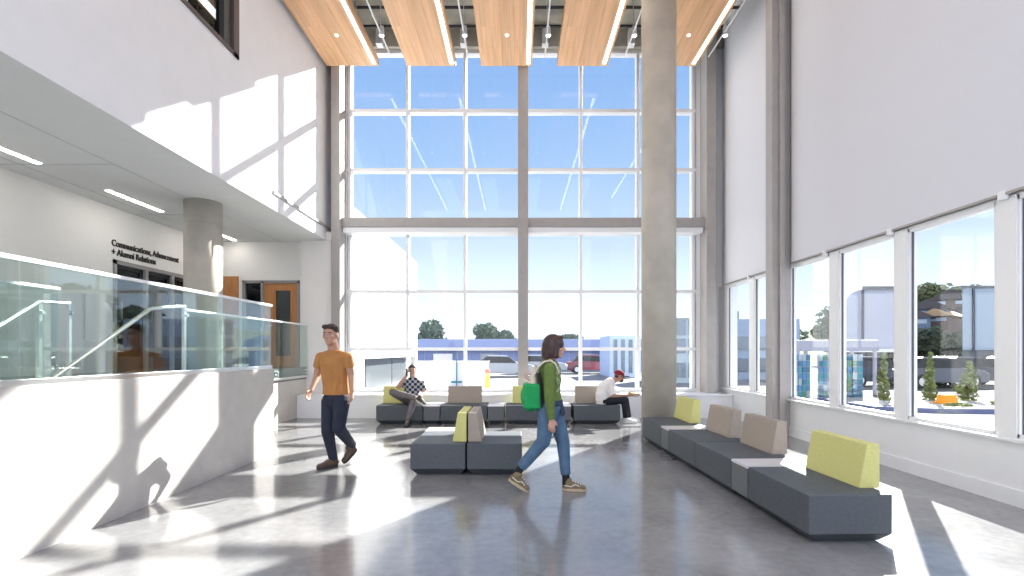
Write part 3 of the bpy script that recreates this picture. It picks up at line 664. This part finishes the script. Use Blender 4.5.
    b = MB(); b.box(P(523, 409.5, 4.88), P(540, 382, 5.16), 0.03, 3); b.ell(P(526.5, 396, 5.02), (0.062, 0.115, 0.115)); b.ell(P(531, 407, 5.02), (0.075, 0.125, 0.045))
    b.build('bag_body', gr, bp, remesh=0.007, sm=3)
    b = MB(); b.cap(P(533, 384, 5.02), P(534, 373, 5.02), 0.125, 0.085, sq=(f, 0.42)); b.build('bag_top', cm, bp, remesh=0.008, sm=4)
    MB().path([P(531, 374, 4.99), P(526.5, 373, 4.99), P(525.5, 377, 4.99), P(529, 380, 4.99)], 0.012).build('grab_loop', mat('pinkish_strap', (0.55, 0.38, 0.33), 0.8), bp, smooth=True)
    for ys in (4.915, 5.125):
        pts = [P(534, 375, ys), P(538.5, 367, ys), P(544, 362, ys), P(550.5, 360.8, ys), P(555, 364, ys), P(558.5, 372, ys)]
        q = MB()
        for a, c in zip(pts[:-1], pts[1:]): q.cap(a, c, 0.024, 0.024, sq=((a-c).cross(Vector((0, 1, 0))), 0.45))
        q.build('shoulder_strap', cm, bp, remesh=0.007, sm=2)
    q = MB(); pts = [P(539, 374, 4.90), P(540.5, 388, 4.90), P(541, 400, 4.90), P(543, 409, 4.90)]
    for a, c in zip(pts[:-1], pts[1:]): q.cap(a, c, 0.018, 0.018)
    q.build('back_pad', mat('black_webbing', (0.012, 0.012, 0.012), 0.8), bp, smooth=True)
walking_woman()

# ---- seated man with checked shirt
def seated_man():
    t = empty('person', P(410, 400, 9.9), 'seated man in checked shirt and grey trousers, one hand at his ear', 'person'); t.location.z = SH
    Z = 9.92; f = Vector((0.12, -1, 0)); hf = Vector((0.25, -1, -0.08))
    hc = P(412.2, 370.5, Z-0.06); nk = P(412.5, 379.5, Z)
    chest = P(413, 385, Z); waist = P(411.5, 393, Z+0.02); pel = P(410, 399.2, Z+0.03)
    sR = P(406, 382.5, Z); sL = P(421.5, 383.5, Z)
    eR = P(398, 386.5, Z-0.12); wR = P(405.5, 377.0, Z-0.14); eL = P(424.5, 393, Z-0.03); wL = P(419, 397, Z-0.27)
    hR = P(406.5, 400, Z); kR = P(392.5, 392.3, Z-0.38); aR = P(416.5, 398, Z-0.50)
    hL = P(414, 400.5, Z); kL = P(414.5, 398.5, Z-0.43); aL = P(407.5, 420.5, Z-0.50)
    b = MB(); L = head(b, hc, hf, nk, 0.98)
    b.cap(chest, waist, 0.145, 0.13, sq=(f, 0.68)); b.cap(waist, pel, 0.13, 0.14, sq=(f, 0.75)); b.cap(sR, sL, 0.055)
    limb(b, [sR, eR, wR], [0.055, 0.042, 0.028]); limb(b, [sL, eL, wL], [0.055, 0.042, 0.028])
    hand(b, wR, hc+Vector((-0.09, 0, 0.02))-wR, (1, 0.1, 0), (0.3, 0.6, 0.4), 0.5); hand(b, wL, (-0.7, -0.5, -0.15), (0, 0.2, -1), (0.1, -1, 0.2), 0.6)
    limb(b, [hR, kR, aR], [0.07, 0.05, 0.035]); limb(b, [hL, kL, aL], [0.07, 0.05, 0.035])
    b.build('body', [skin2, lip], t, remesh=0.0075, sm=3); eyes(L, t, 0.98)
    b = MB(); b.ell(L(0, -0.020, 0.040), (0.077, 0.092, 0.088), rotm(hf.cross(UP).normalized(), hf.normalized(), UP)); b.cap(L(-0.03, 0.05, 0.085), L(0.04, 0.05, 0.09), 0.025)
    b.build('hair', hair_d, t, remesh=0.007, sm=3, cuts=[(L(0, 0, 0), -UP+hf.normalized()*0.62)])
    # checked fabric
    m = bpy.data.materials.new('checked_cotton'); m.use_nodes = True; n = m.node_tree.nodes; l = m.node_tree.links; bb = n['Principled BSDF']; bb.inputs['Roughness'].default_value = 0.85
    tc = n.new('ShaderNodeTexCoord'); ck = n.new('ShaderNodeTexChecker'); ck.inputs['Scale'].default_value = 19; l.new(tc.outputs['Object'], ck.inputs[0])
    mpn = n.new('ShaderNodeMapping'); mpn.inputs['Scale'].default_value = (1, 0.001, 1); mpn.inputs['Location'].default_value = (0.01, 0.03, 0.0); l.new(tc.outputs['Object'], mpn.inputs[0]); l.new(mpn.outputs[0], ck.inputs[0])
    ck.inputs['Color1'].default_value = (0.012, 0.016, 0.035, 1); ck.inputs['Color2'].default_value = (0.42, 0.44, 0.48, 1); l.new(ck.outputs[0], bb.inputs['Base Color'])
    b = MB(); b.cap(P(413.3, 384, Z), waist, 0.160, 0.150, sq=(f, 0.72)); b.cap(waist, P(410.8, 397, Z+.02), 0.150, 0.150, sq=(f, 0.78)); b.cap(sR, sL, 0.066); b.cap(P(412.6, 380, Z), P(412.8, 382.5, Z), 0.068, 0.1)
    b.cap(sR, sR.lerp(eR, .6), 0.068, 0.066, flat=True); b.ell(sR, (.069,)*3); b.cap(sL, sL.lerp(eL, .75), 0.068, 0.062, flat=True); b.ell(sL, (.069,)*3)
    b.build('checked_shirt', m, t, remesh=0.0075, sm=3, cuts=[(P(411, 397.5, Z), -UP)])
    b = MB(); b.cap(P(411, 396, Z+.02), pel, 0.145, 0.145, sq=(f, 0.8)); limb(b, [hR, kR], [0.085, 0.068]); b.cap(kR, kR.lerp(aR, .97), 0.066, 0.052, flat=True); limb(b, [hL, kL], [0.085, 0.068]); b.cap(kL, kL.lerp(aL, .94), 0.068, 0.05, flat=True); b.ell(kR, (.068,)*3); b.ell(kL, (.069,)*3)
    b.build('trousers', mat('grey_twill', (0.15, 0.135, 0.14), 0.85, var=0.12, bump=0.3, bscale=15), t, remesh=0.008, sm=3)
    gs = mat('charcoal_shoe', (0.05, 0.05, 0.055), 0.6)
    h0 = Vector((aL.x, aL.y+0.06, 0.003)); shoe(h0, h0+Vector((0.02, -0.28, 0)), t, gs, rubber)
    h1 = P(416, 400.5, Z-0.53); shoe(h1, h1+Vector((0.20, -0.10, -0.09)), t, gs, MATS['pale_laces'])
    tag(MB().box(Vector(wR)+Vector((0.015, -0.03, 0.03)), Vector(wR)+Vector((0.035, 0.035, 0.16)), 0.004).build('phone', rubber), 'thin dark phone held at the ear of the man in checks', 'phone')
seated_man()

# ---- seated man with red cap
def cap_man():
    Z = 9.86
    t = empty('person', (P(603, 0, Z).x, Z, SH), 'seated man in white shirt and dark red cap leaning forward, facing right', 'person')
    f = Vector((1, 0, 0)); hf = Vector((1, -0.05, -0.14))
    hc = P(619.3, 376.4, Z); nk = P(611, 382, Z)
    chest = P(606, 387, Z); waist = P(602, 395, Z); pel = P(602, 399.5, Z)
    sN = P(609.5, 385, Z-0.19); sF = P(609.5, 384, Z+0.19); eN = P(613, 395.3, Z-0.22); wN = P(627.5, 395.3, Z-0.08); eF = P(614, 394, Z+0.2); wF = P(629, 394.5, Z+0.06)
    hN = P(603.5, 400.8, Z-0.09); kN = P(624.5, 400.3, Z-0.12); aN = P(626, 419.2, Z-0.12); hF = P(603.5, 400.3, Z+0.09); kF = P(625.3, 399.8, Z+0.11); aF = P(629, 418.8, Z+0.12)
    b = MB(); L = head(b, hc, hf, nk, 0.98)
    b.cap(chest, waist, 0.145, 0.13, sq=(f, 0.8)); b.cap(waist, pel, 0.13, 0.14, sq=(f, 0.85)); b.cap(sN, sF, 0.055)
    limb(b, [sN, eN, wN], [0.055, 0.042, 0.028]); limb(b, [sF, eF, wF], [0.055, 0.042, 0.028]); limb(b, [hN, kN, aN], [0.07, 0.05, 0.035]); limb(b, [hF, kF, aF], [0.07, 0.05, 0.035])
    hand(b, wN, (1, 0.45, 0.12), (0, 1, 0.2), (0, 0.1, 1), 0.8); hand(b, wF, (1, -0.45, 0.12), (0, -1, 0.2), (0, 0.1, 1), 0.8)
    b.build('body', [skin, lip], t, remesh=0.0075, sm=3); eyes(L, t, 0.98)
    R = rotm(*(lambda F_, U_, R_: (R_, F_, U_))(*frame(hf)))
    fb_, ub_, rb_ = frame(hf)
    MB().ell(L(0, 0.045, -0.075), (0.052, 0.05, 0.042), R).ell(L(0, -0.045, 0.0), (0.073, 0.06, 0.05), R).build('beard_and_hair', hair_d, t, remesh=0.007, sm=2)
    b = MB(); b.ell(L(0, -0.008, 0.045), (0.087, 0.105, 0.085), R)
    c = b.build('cap', mat('dark_red_cotton', (0.22, 0.012, 0.025), 0.85), t, remesh=0.007, sm=2, cuts=[(L(0, 0, 0.030), -ub_)])
    b = MB(); b.poly([L(x, y, 0.052-abs(x)*0.25) for x, y in ((-0.075, 0.05), (-0.070, 0.12), (-0.045, 0.185), (0.0, 0.205), (0.045, 0.185), (0.070, 0.12), (0.075, 0.05))], -ub_*0.022); b.build('brim', mat('black_brim', (0.02, 0.012, 0.015), 0.8), c)
    ws = mat('white_cotton', (0.78, 0.77, 0.76), 0.85, bump=0.3, bscale=10)
    b = MB(); b.cap(P(607.5, 386, Z), P(603, 392, Z), 0.185, 0.180, sq=(f, 0.72)); b.cap(P(603.5, 391, Z), P(602.5, 401, Z), 0.178, 0.170, sq=(f, 0.82)); b.cap(sN, sF, 0.070); b.cap(nk, P(609, 384, Z), 0.068, 0.11)
    b.cap(sN, sN.lerp(eN, .95), 0.072, 0.074, flat=True); b.ell(sN, (.073,)*3); b.cap(sF, sF.lerp(eF, .95), 0.072, 0.072, flat=True)
    b.build('white_shirt', ws, t, remesh=0.0075, sm=4, cuts=[(Vector((0, 0, SH+0.008)), -UP)])
    b = MB(); b.cap(P(602.5, 398, Z), pel, 0.14, 0.15, sq=(f, 0.85)); limb(b, [hN, kN], [0.085, 0.07]); b.cap(kN, kN.lerp(aN, .92), 0.070, 0.055, flat=True); limb(b, [hF, kF], [0.085, 0.07]); b.cap(kF, kF.lerp(aF, .92), 0.070, 0.055, flat=True); b.ell(kN, (.071,)*3); b.ell(kF, (.071,)*3)
    b.build('trousers', mat('black_trousers', (0.012, 0.014, 0.02), 0.85), t, remesh=0.008, sm=3, cuts=[(Vector((0, 0, 0.03)), -UP)])
    wsm = mat('white_shoe', (0.75, 0.75, 0.75), 0.6)
    for a in (aN, aF):
        h0 = Vector((a.x-0.06, a.y, 0.003)); shoe(h0, h0+Vector((0.28, -0.01, 0)), t, wsm, wsm)
    k = empty('snack', P(632.5, 394.3, Z-0.01), 'small yellow snack in pale wrapper held by the man in the red cap', 'food')
    MB().ell(P(632.5, 393.8, Z-0.01), (0.075, 0.04, 0.026)).build('filling', mat('yellow_food', (0.75, 0.55, 0.10), 0.6), k, smooth=True)
    MB().poly([P(633, 394.5, Z-0.06), P(640, 393.5, Z-0.05), P(640.5, 396, Z+0.03), P(634, 397, Z+0.05)], (0, 0, 0.012)).build('wrapper', mat('cream_paper', (0.75, 0.62, 0.48), 0.8), k)
cap_man()

# ================================================================ outside
G = -0.3
struct('ground', MB().box((-60, WY+0.3, G-0.1), (200, 220, G)).box((4.85, -30, G-0.1), (200, WY+0.3, G)), mat('pale_paving', (0.18, 0.18, 0.19), 0.9, var=0.08, scale=0.5))
tag(MB().box((13.5, 18.5, G), (80, 31, G+0.012)).build('asphalt_road', mat('asphalt', (0.07, 0.07, 0.075), 0.9), None), None, None, None, 'structure')
pale = mat('building_white', (0.80, 0.79, 0.77), 0.8, var=0.02)
bglass = mat('facade_glass', (0.16, 0.20, 0.24), 0.15, spec=0.8)
t = empty('building', (-5, 12, G), 'tall white sunlit building wing receding outside the left of the back window', 'building')
MB().box((-14, 11.6, G), (-5.0, 16.3, 5.8)).box((-14, 16.3, 1.16), (-5, 24.8, 5.8)).box((-14, 16.3, G), (-5.6, 24.8, 1.16)).box((-5.3, 24.5, G), (-5, 24.8, 1.16)).box((-5.5, 16.3, G), (-5, 24.5, 0.0)).build('wall', pale, t)
for y0 in (16.4, 17.3, 20.9): MB().box((-5.3, y0, 0.0), (-5.26, y0+(0.8 if y0 < 17 else 3.5), 1.16)).build('window', mat('grey_strip_glass', (0.12, 0.135, 0.145), 0.2), t)
blueb = mat('blue_cladding', (0.24, 0.30, 0.50), 0.8, var=0.04, scale=1); blued = mat('deep_blue_cladding', (0.16, 0.215, 0.41), 0.8, var=0.04, scale=1)
t = empty('building', (0, 45, G), 'long low blue building across the back of the window view', 'building')
MB().box((-10.5, 45, G), (15, 56, 1.45)).build('wall', blued, t); MB().box((-10.8, 44.6, 1.45), (15.3, 56, 2.5), 0.05).build('fascia', blueb, t)
b = MB()
for i in range(26): b.box((-10.4+i, 44.92, G), (-10.34+i, 45.0, 1.45))
b.build('cladding_rib', blueb, t)
for x in (-7.6, -3.4, 5.2, 8.1): MB().box((x, 44.9, 0.2), (x+1.7, 45.02, 1.2)).build('window', pale if x == -7.6 else bglass, t)
t = empty('screen_wall', (-2, 16, G), 'pale lilac screen wall outside behind the left back bench', 'screen')
MB().box((-3.3, 16, G), (-0.95, 16.12, 1.05), 0.01).build('panel', mat('pale_lilac_panel', (0.62, 0.63, 0.80), 0.7), t); MB().box((-3.3, 15.97, 1.05), (-0.92, 16.15, 1.10)).build('coping', pale, t)
t = empty('pole', (-1.95, 16.6, G), 'thin teal pole outside above the pale screen wall', 'pole'); MB().cap((-1.95, 15.9, G), (-1.95, 15.9, 1.40), 0.022, flat=True).build('shaft', mat('teal_paint', (0.02, 0.16, 0.20), 0.5), t); MB().box((-2.12, 15.85, 0.40), (-1.78, 15.95, 0.46)).build('crossbar', MATS['teal_paint'], t)
t = empty('bollard', (-0.98, 15.2, G), 'yellow sloped bollard outside right of the pale screen wall', 'bollard'); MB().poly([(-1.08, 15.2, G), (-0.82, 15.2, G), (-0.88, 15.2, 0.75), (-0.98, 15.2, 0.75)], (0, 0.2, 0), 0.01).build('post', mat('yellow_paint', (0.72, 0.55, 0.12), 0.6), t); MB().box((-1.0, 15.19, 0.75), (-0.86, 15.41, 0.86), 0.01).build('cap', mat('red_cap', (0.6, 0.2, 0.15), 0.6), t)
t = empty('building', (7, 33, G), 'pale narrow building with vertical glazing outside left of the tall column', 'building')
MB().box((6.05, 33, G), (8.1, 37, 2.45)).build('wall', mat('pale_blue_wall', (0.50, 0.60, 0.80), 0.7), t)
for x in (6.3, 6.8, 7.3): MB().box((x, 32.95, 0.0), (x+0.25, 33.02, 2.2)).build('window', bglass, t)
t = empty('building', (10, 27, G), 'glazed two-storey building outside the narrow pane right of the tall column', 'building')
MB().box((8.45, 27, G), (10.4, 31, 3.2)).build('wall', mat('grey_green_wall', (0.38, 0.47, 0.50), 0.7), t)
for x in (8.55, 9.2, 9.85):
    for z in (0.0, 1.3, 2.3): MB().box((x, 26.95, z), (x+0.5, 27.02, z+0.8)).build('window', bglass, t)
MB().box((8.35, 26.85, 3.2), (10.5, 31, 3.35)).build('roof', pale, t)

def car(x, y, rz, colm, label, k=1.0):
    t = empty('car', (0, 0, 0), label, 'car', None)
    b = MB(); b.poly([(-2.1, -0.85, 0.28), (2.1, -0.85, 0.28), (2.15, -0.85, 0.62), (1.9, -0.85, 0.82), (1.0, -0.85, 0.92), (-1.3, -0.85, 0.95), (-2.05, -0.85, 0.88), (-2.15, -0.85, 0.55)], (0, 1.7, 0), 0.05); b.build('car_body', colm, t)
    MB().poly([(-1.65, -0.74, 0.92), (0.95, -0.74, 0.90), (0.35, -0.66, 1.38), (-1.1, -0.66, 1.40)], (0, 1.40, 0), 0.04).build('cabin_glass', rubber, t)
    MB().poly([(-1.15, -0.66, 1.38), (0.38, -0.66, 1.36), (0.25, -0.62, 1.43), (-1.0, -0.62, 1.45)], (0, 1.28, 0), 0.01).build('car_roof', colm, t)
    for sx in (-1.3, 1.3):
        for sy in (-0.78, 0.78):
            w = MB().cap((sx, sy-0.10, 0.33), (sx, sy+0.10, 0.33), 0.33, flat=True, n=20).build('wheel', rubber, t); MB().cap((sx, sy-0.11, 0.33), (sx, sy+0.11, 0.33), 0.19, flat=True, n=12).build('wheel_rim', chrome, w)
    for sy in (-0.6, 0.6): MB().box((2.05, sy-0.15, 0.60), (2.17, sy+0.15, 0.72), 0.02).build('headlight', eyew, t)
    t.location = (x, y, G); t.rotation_euler = (0, 0, rz); t.scale = (k, k, k)
silver = mat('silver_paint', (0.35, 0.38, 0.42), 0.35, metal=0.3); darkp = mat('dark_paint', (0.03, 0.035, 0.05), 0.3); whp = mat('white_paint', (0.7, 0.7, 0.72), 0.35); redp = mat('maroon_paint', (0.22, 0.05, 0.06), 0.35)
car(-1.0, 34, 0.05, silver, 'grey car parked outside behind the centre window post, beside the yellow bollard')
car(1.6, 38.5, 0.0, silver, 'grey car parked far outside directly behind the walking woman')
car(5.8, 39, 0.0, redp, 'maroon car parked far off before the long blue building')
car(19.5, 23.6, 0.1, mat('slate_paint', (0.09, 0.10, 0.12), 0.3), 'slate grey car on the road at the left of the widest side window view')
car(22.3, 25, 0.1, darkp, 'dark car on the road between the young trees')
car(17.3, 24.5, 0.1, darkp, 'dark car on the road left of the young trees')
car(25.3, 25.2, 0.1, redp, 'maroon car on the road at the right edge of the side window view')

leafs = {}
def leafmat(name, col):
    return mat(name, col, 0.8, var=0.35, scale=3)
def foliage(blobs, n, size, m, par, rnd, name='foliage'):
    b = bmesh.new()
    for (c, r) in blobs:
        c = Vector(c); k = max(8, int(n*r[0]*r[2]/sum(q[1][0]*q[1][2] for q in blobs)))
        for _ in range(k):
            d = Vector((rnd.gauss(0, 1), rnd.gauss(0, 1), rnd.gauss(0, 1))).normalized()*(rnd.uniform(0.45, 1.0)**0.5)
            p = c+Vector((d.x*r[0], d.y*r[1], d.z*r[2]))
            u = Vector((rnd.gauss(0, 1), rnd.gauss(0, 1), rnd.gauss(0, 1))).normalized(); v = u.orthogonal().normalized(); s = size*rnd.uniform(0.6, 1.3)
            vs = [b.verts.new(p+u*s), b.verts.new(p+v*s*0.55), b.verts.new(p-u*s), b.verts.new(p-v*s*0.55)]
            b.faces.new(vs)
    me = bpy.data.meshes.new(name); b.to_mesh(me); b.free(); me.materials.append(m)
    me.transform(Matrix.Translation(-par.location)); o = bpy.data.objects.new(name, me); COL.objects.link(o); o.parent = par
    return o
def tree(x, y, h, w, m, label, seed, n=1500, size=0.25, kind='round', z0=G, group=None, trunk_h=0.25):
    rnd = random.Random(seed); t = empty('tree' if h > 3 else 'young_tree', (x, y, z0), label, 'tree', group)
    q = MB(); th = h*trunk_h; q.cap((x, y, z0), (x, y, z0+h*0.7), w*0.045, w*0.02)
    for i in range(5):
        a = rnd.uniform(0, 6.28); zz = z0+h*rnd.uniform(0.3, 0.6); q.cap((x, y, zz), (x+math.cos(a)*w*0.28, y+math.sin(a)*w*0.28, zz+h*0.18), w*0.02, w*0.008, n=6)
    q.build('trunk', mat('bark', (0.10, 0.07, 0.05), 0.9), t)
    bl = []
    if kind == 'column':
        for i in range(7):
            k = i/6; r = w/2*(1.0-0.75*k)*(0.75+0.25*rnd.random()) if k > 0.1 else w/2*0.7
            bl.append(((x+rnd.uniform(-.1, .1)*w, y, z0+th+(h-th)*k*0.93), (r, r, h*0.11)))
    else:
        for i in range(11):
            a = rnd.uniform(0, 6.28); rr = rnd.uniform(0, 0.32)*w; zz = rnd.uniform(0.42, 0.84)
            bl.append(((x+math.cos(a)*rr, y+math.sin(a)*rr, z0+h*zz), (w*0.24, w*0.24, h*0.17)))
    foliage(bl, n, size, m, t, rnd)
    return t
lg = leafmat('leaf_olive', (0.10, 0.13, 0.045)); ld = leafmat('leaf_dark', (0.035, 0.055, 0.025)); lb2 = leafmat('leaf_blue_green', (0.09, 0.14, 0.08)); lf2 = leafmat('leaf_fresh', (0.17, 0.21, 0.06))
tree(-10.3, 58, 5.6, 4.6, lb2, 'tallest dark tree beyond the blue building, right of the white wing', 1, 2600, 0.28)
tree(-5.2, 80, 6.2, 5.0, lb2, 'broad tree beyond the blue building, left of the centre window post', 2, 2200, 0.32)
tree(-2.6, 82, 5.6, 4.6, lb2, 'second broad tree just left of the centre window post', 3, 1800, 0.32)
tree(8.2, 80, 4.6, 5.0, lb2, 'tree beyond the blue building just right of the woman\'s head', 4, 1800, 0.32)
tree(11.62, 15.9, 1.62, 0.50, lf2, 'slender young tree behind the right window post, beside the coloured panels', 5, 900, 0.06, 'column', trunk_h=0.1)
tree(13.08, 15.9, 1.62, 0.50, lf2, 'slender young tree left of the orange barrier', 6, 900, 0.06, 'column', trunk_h=0.1)
tree(14.3, 15.9, 1.35, 0.85, lf2, 'bushy young tree right of the orange barrier', 7, 1000, 0.06, 'column', trunk_h=0.1)
tree(3.55, 14.8, 0.75, 0.45, lf2, 'small shrub outside right of the man in the red cap', 8, 400, 0.05, 'column', trunk_h=0.05)
tree(4.9, 14.5, 0.6, 0.6, lb2, 'small dark shrub outside right of the tall column', 9, 400, 0.05, 'column', trunk_h=0.05)
# building beyond the right windows
t = empty('building', (14, 30, G), 'pale blue flat-roofed building beyond the steel pier', 'building')
MB().box((12.4, 30, G), (16.9, 36, 3.35)).build('wall', mat('pale_slate_wall', (0.28, 0.36, 0.48), 0.8), t)
MB().box((12.9, 31, 3.35), (13.7, 32, 3.9)).build('roof_unit', bglass, t)
for x in (13.0, 14.2, 15.4):
    for z in (0.2, 1.5): MB().box((x, 29.95, z), (x+0.8, 30.02, z+0.8)).build('window', bglass, t)
t = empty('building', (26, 38, G), 'grey-lilac building with a rounded roof corner behind the coloured panels', 'building')
b = MB(); pts = [(24.7, 38, 1.5), (28.6, 38, 1.5), (28.6, 38, 6.1), (26.3, 38, 6.1)]
pts += [(24.7+1.6*(1-math.sin(a)), 38, 4.7+1.4*math.cos(a)) for a in (0.0+0.3, 0.7, 1.1, 1.57)]
b.poly(pts, (4.2, 6, 0)); b.build('upper_wall', mat('lilac_grey_wall', (0.36, 0.38, 0.44), 0.8), t); MB().poly([(24.9, 38.6, G), (28.5, 38.6, G), (28.5, 38.6, 1.5), (24.9, 38.6, 1.5)], (3.8, 5.4, 0)).build('ground_floor', mat('shaded_glass', (0.06, 0.07, 0.085), 0.3), t)
MB().poly([(26.1, 37.9, 6.1), (28.8, 37.9, 6.1), (28.8, 37.9, 6.35), (26.1, 37.9, 6.35)], (4.2, 6.2, 0)).build('roof_edge', darkp, t)
MB().box((26.1, 37.9, 1.5), (26.25, 38.0, 6.1)).build('corner_post', darkp, t); MB().box((24.6, 37.8, 1.35), (28.8, 38.0, 1.6)).build('canopy', whp, t)
t = empty('building', (35, 38, G), 'pale glass block right of the houses in the widest side window', 'building')
MB().poly([(33.8, 38, 1.5), (37.5, 38, 1.5), (37.5, 38, 6.2), (33.8, 38, 6.2)], (4.4, 5, 0)).build('glazed_wall', mat('pale_glass_wall', (0.26, 0.34, 0.40), 0.25), t); MB().poly([(34.0, 38.3, G), (37.3, 38.3, G), (37.3, 38.3, 1.5), (34.0, 38.3, 1.5)], (4.2, 4.6, 0)).build('ground_floor', MATS['shaded_glass'], t); MB().poly([(33.6, 37.9, 6.2), (37.7, 37.9, 6.2), (37.7, 37.9, 6.4), (33.6, 37.9, 6.4)], (4.5, 5.1, 0)).build('roof_edge', darkp, t); MB().box((34.5, 37.9, 1.5), (34.65, 38, 6.2)).build('corner_post', darkp, t)
# pergola and mosaic panels
t = empty('pergola', (12.3, 19.5, G), 'pale lilac pergola frame over the coloured mosaic panels', 'pergola')
pm = mat('pale_lilac_paint', (0.30, 0.31, 0.37), 0.6)
MB().box((10.2, 19.5, 1.42), (14.1, 20.6, 1.85), 0.02).build('beam', pm, t)
for x in (10.25, 11.2, 12.1, 13.0, 13.9): MB().box((x, 19.5, G), (x+0.10, 19.6, 1.42)).build('post', pm, t)
cols = [(0.02, 0.13, 0.22), (0.03, 0.24, 0.30), (0.08, 0.22, 0.13), (0.30, 0.38, 0.42), (0.05, 0.20, 0.36)]
rnd = random.Random(11)
for i, (px, w_, lb) in enumerate(((798, .28, 'leftmost'), (806, .30, 'second from left'), (823, .30, 'third from left'), (847, .42, 'fourth, widest and blue'), (857, .42, 'fifth, beside the slender tree'))):
    c = P(px, 400, 17.6); t = empty('mosaic_panel', (c.x, 17.6, G), 'upright panel of blue and green squares outside, ' + lb, 'panel', 'upright mosaic panels outside')
    MB().box((c.x-w_/2, 17.62, G), (c.x+w_/2, 17.68, 1.3)).build('frame', pm, t)
    mm = MB(); nx = 2
    for a in range(nx):
        for k in range(7):
            mm.mi = rnd.randrange(5); mm.box((c.x-w_/2+0.02+a*w_/nx, 17.59, G+0.1+k*0.215), (c.x-w_/2+(a+1)*w_/nx-0.01, 17.62, G+0.1+k*0.215+0.19))
    mm.build('tiles', [mat('tile_%s' % n_, c_, 0.4) for n_, c_ in zip(('navy', 'teal', 'green', 'pale', 'blue'), cols)], t)
# planter, barrier
t = empty('planter', (13, 14.5, G), 'long low blue kerbed planter outside the widest side window', 'planter')
MB().poly([(10.2, 14.3, G), (11.8, 13.7, G), (13.6, 13.6, G), (14.9, 13.9, G), (15.2, 17, G), (10.2, 17, G)], (0, 0, 0.13)).build('kerb', mat('blue_kerb', (0.12, 0.14, 0.24), 0.8), t)
MB().poly([(10.4, 14.5, G+.13), (11.9, 13.9, G+.13), (13.5, 13.8, G+.13), (14.7, 14.1, G+.13), (15.0, 16.9, G+.13), (10.4, 16.9, G+.13)], (0, 0, 0.02)).build('soil', mat('pale_gravel', (0.30, 0.29, 0.27), 0.9), t)
rnd = random.Random(5)
foliage([((14.0, 14.4, G+0.22), (0.35, 0.25, 0.09)), ((12.5, 14.2, G+0.18), (0.4, 0.2, 0.05)), ((14.4, 14.3, G+.22), (.3, .2, .08))], 900, 0.05, lf2, t, rnd, 'ground_cover')
t = empty('barrier', (12.9, 14.9, G+0.15), 'orange plastic barrier between the young trees outside', 'barrier')
om = mat('orange_plastic', (0.85, 0.30, 0.01), 0.5)
MB().poly([(12.55, 14.8, G+.15), (13.05, 14.8, G+.15), (12.98, 14.8, G+.42), (12.62, 14.8, G+.42)], (0, 0.25, 0), 0.02).build('block', om, t); MB().box((12.5, 14.75, G+.15), (13.10, 15.1, G+.20), 0.01).build('foot', om, t)
# hillside, houses, trees
b = MB(); bm_ = b.b; N = 26; vs = [[bm_.verts.new((30+i*6, 62+j*5, G+(0 if j == 0 else 9.5*(1-math.exp(-j/6.0))*(0.35+0.65*min(1, max(0, (i-1)/7.0)))*(1+0.12*noise.noise(Vector((i*.5, j*.5, 0))))))) for j in range(20)] for i in range(N)]
for i in range(N-1):
    for j in range(19): bm_.faces.new((vs[i][j], vs[i+1][j], vs[i+1][j+1], vs[i][j+1]))
struct('hillside_ground', b, mat('hill_green', (0.05, 0.07, 0.03), 0.95, var=0.4, scale=0.3))
def house(px, py, Z, wd, hh, rz, wm, rm, label):
    c = P(px, py, Z); t = empty('house', (0, 0, 0), label, 'house', 'houses on the hillside')
    MB().box((-wd/2, -3, -7), (wd/2, 3, hh)).build('wall', wm, t)
    MB().poly([(-wd/2-.4, -3.4, hh), (wd/2+.4, -3.4, hh), (0, -3.4, hh+wd*0.36)], (0, 6.8, 0)).build('roof', rm, t)
    for x in (-wd*0.25, wd*0.2): MB().box((x-.5, -3.06, hh*0.35), (x+.5, -2.98, hh*0.8)).build('window', mat('house_window', (0.35, 0.42, 0.5), 0.3), t)
    t.location = c; t.rotation_euler = (0, 0, rz)
rd = mat('dark_shingle', (0.06, 0.055, 0.06), 0.9); ro = mat('tan_shingle', (0.42, 0.28, 0.16), 0.9); hw = mat('blue_siding', (0.12, 0.17, 0.26), 0.8); hb = mat('brown_siding', (0.12, 0.08, 0.07), 0.8)
house(928, 319, 55, 3.0, 0.9, -0.68, hw, rd, 'small blue-fronted gabled house left of the tan-roofed one')
house(944, 325, 53, 2.2, 0.8, -0.95, hb, ro, 'little brown house with a tan roof in the widest side window')
house(951, 308, 74, 4.6, 1.0, -0.7, hb, rd, 'long dark-roofed house highest on the hill')
house(914, 328, 52, 2.6, 0.9, -0.68, hw, rd, 'blue house lowest on the hill beside the window post')
house(957, 326, 60, 3.0, 1.0, -0.68, hw, rd, 'dark blue house right of the tan roof')
k = 0
rnd = random.Random(21)
for i in range(13):
    px = 905+i*11.5; tree(P(px, 0, 96).x, 96, 9+rnd.uniform(-1, 2), 8.5, lg, ('olive tree on the hilltop skyline, number ' if 0 else 'round olive tree on the hilltop skyline') , 40+i, 1300, 0.55, z0=4.5, group='trees along the hilltop')
for i in range(15):
    px = 902+i*9.5+rnd.uniform(-2, 2); tree(P(px, 0, 50).x, 50+rnd.uniform(-2, 2), 3.75+rnd.uniform(-0.5, 0.4), 4.0, ld, 'dark tree in the belt below the hillside houses', 70+i, 1000, 0.30, z0=G, group='dark trees below the houses', trunk_h=0.1)
for i, (px, Zt, hh) in enumerate(((838, 60, 7.2), (845, 62, 8.2), (829, 60, 5.2), (783, 60, 4.5))):
    tree(P(px, 0, Zt).x, Zt, hh, 5.5, lb2, ('green tree left of the rounded-roof building, lower one', 'green tree touching the rounded-roof building', 'low green tree seen over the pergola', 'green tree behind the steel pier')[i], 100+i, 1400, 0.36)
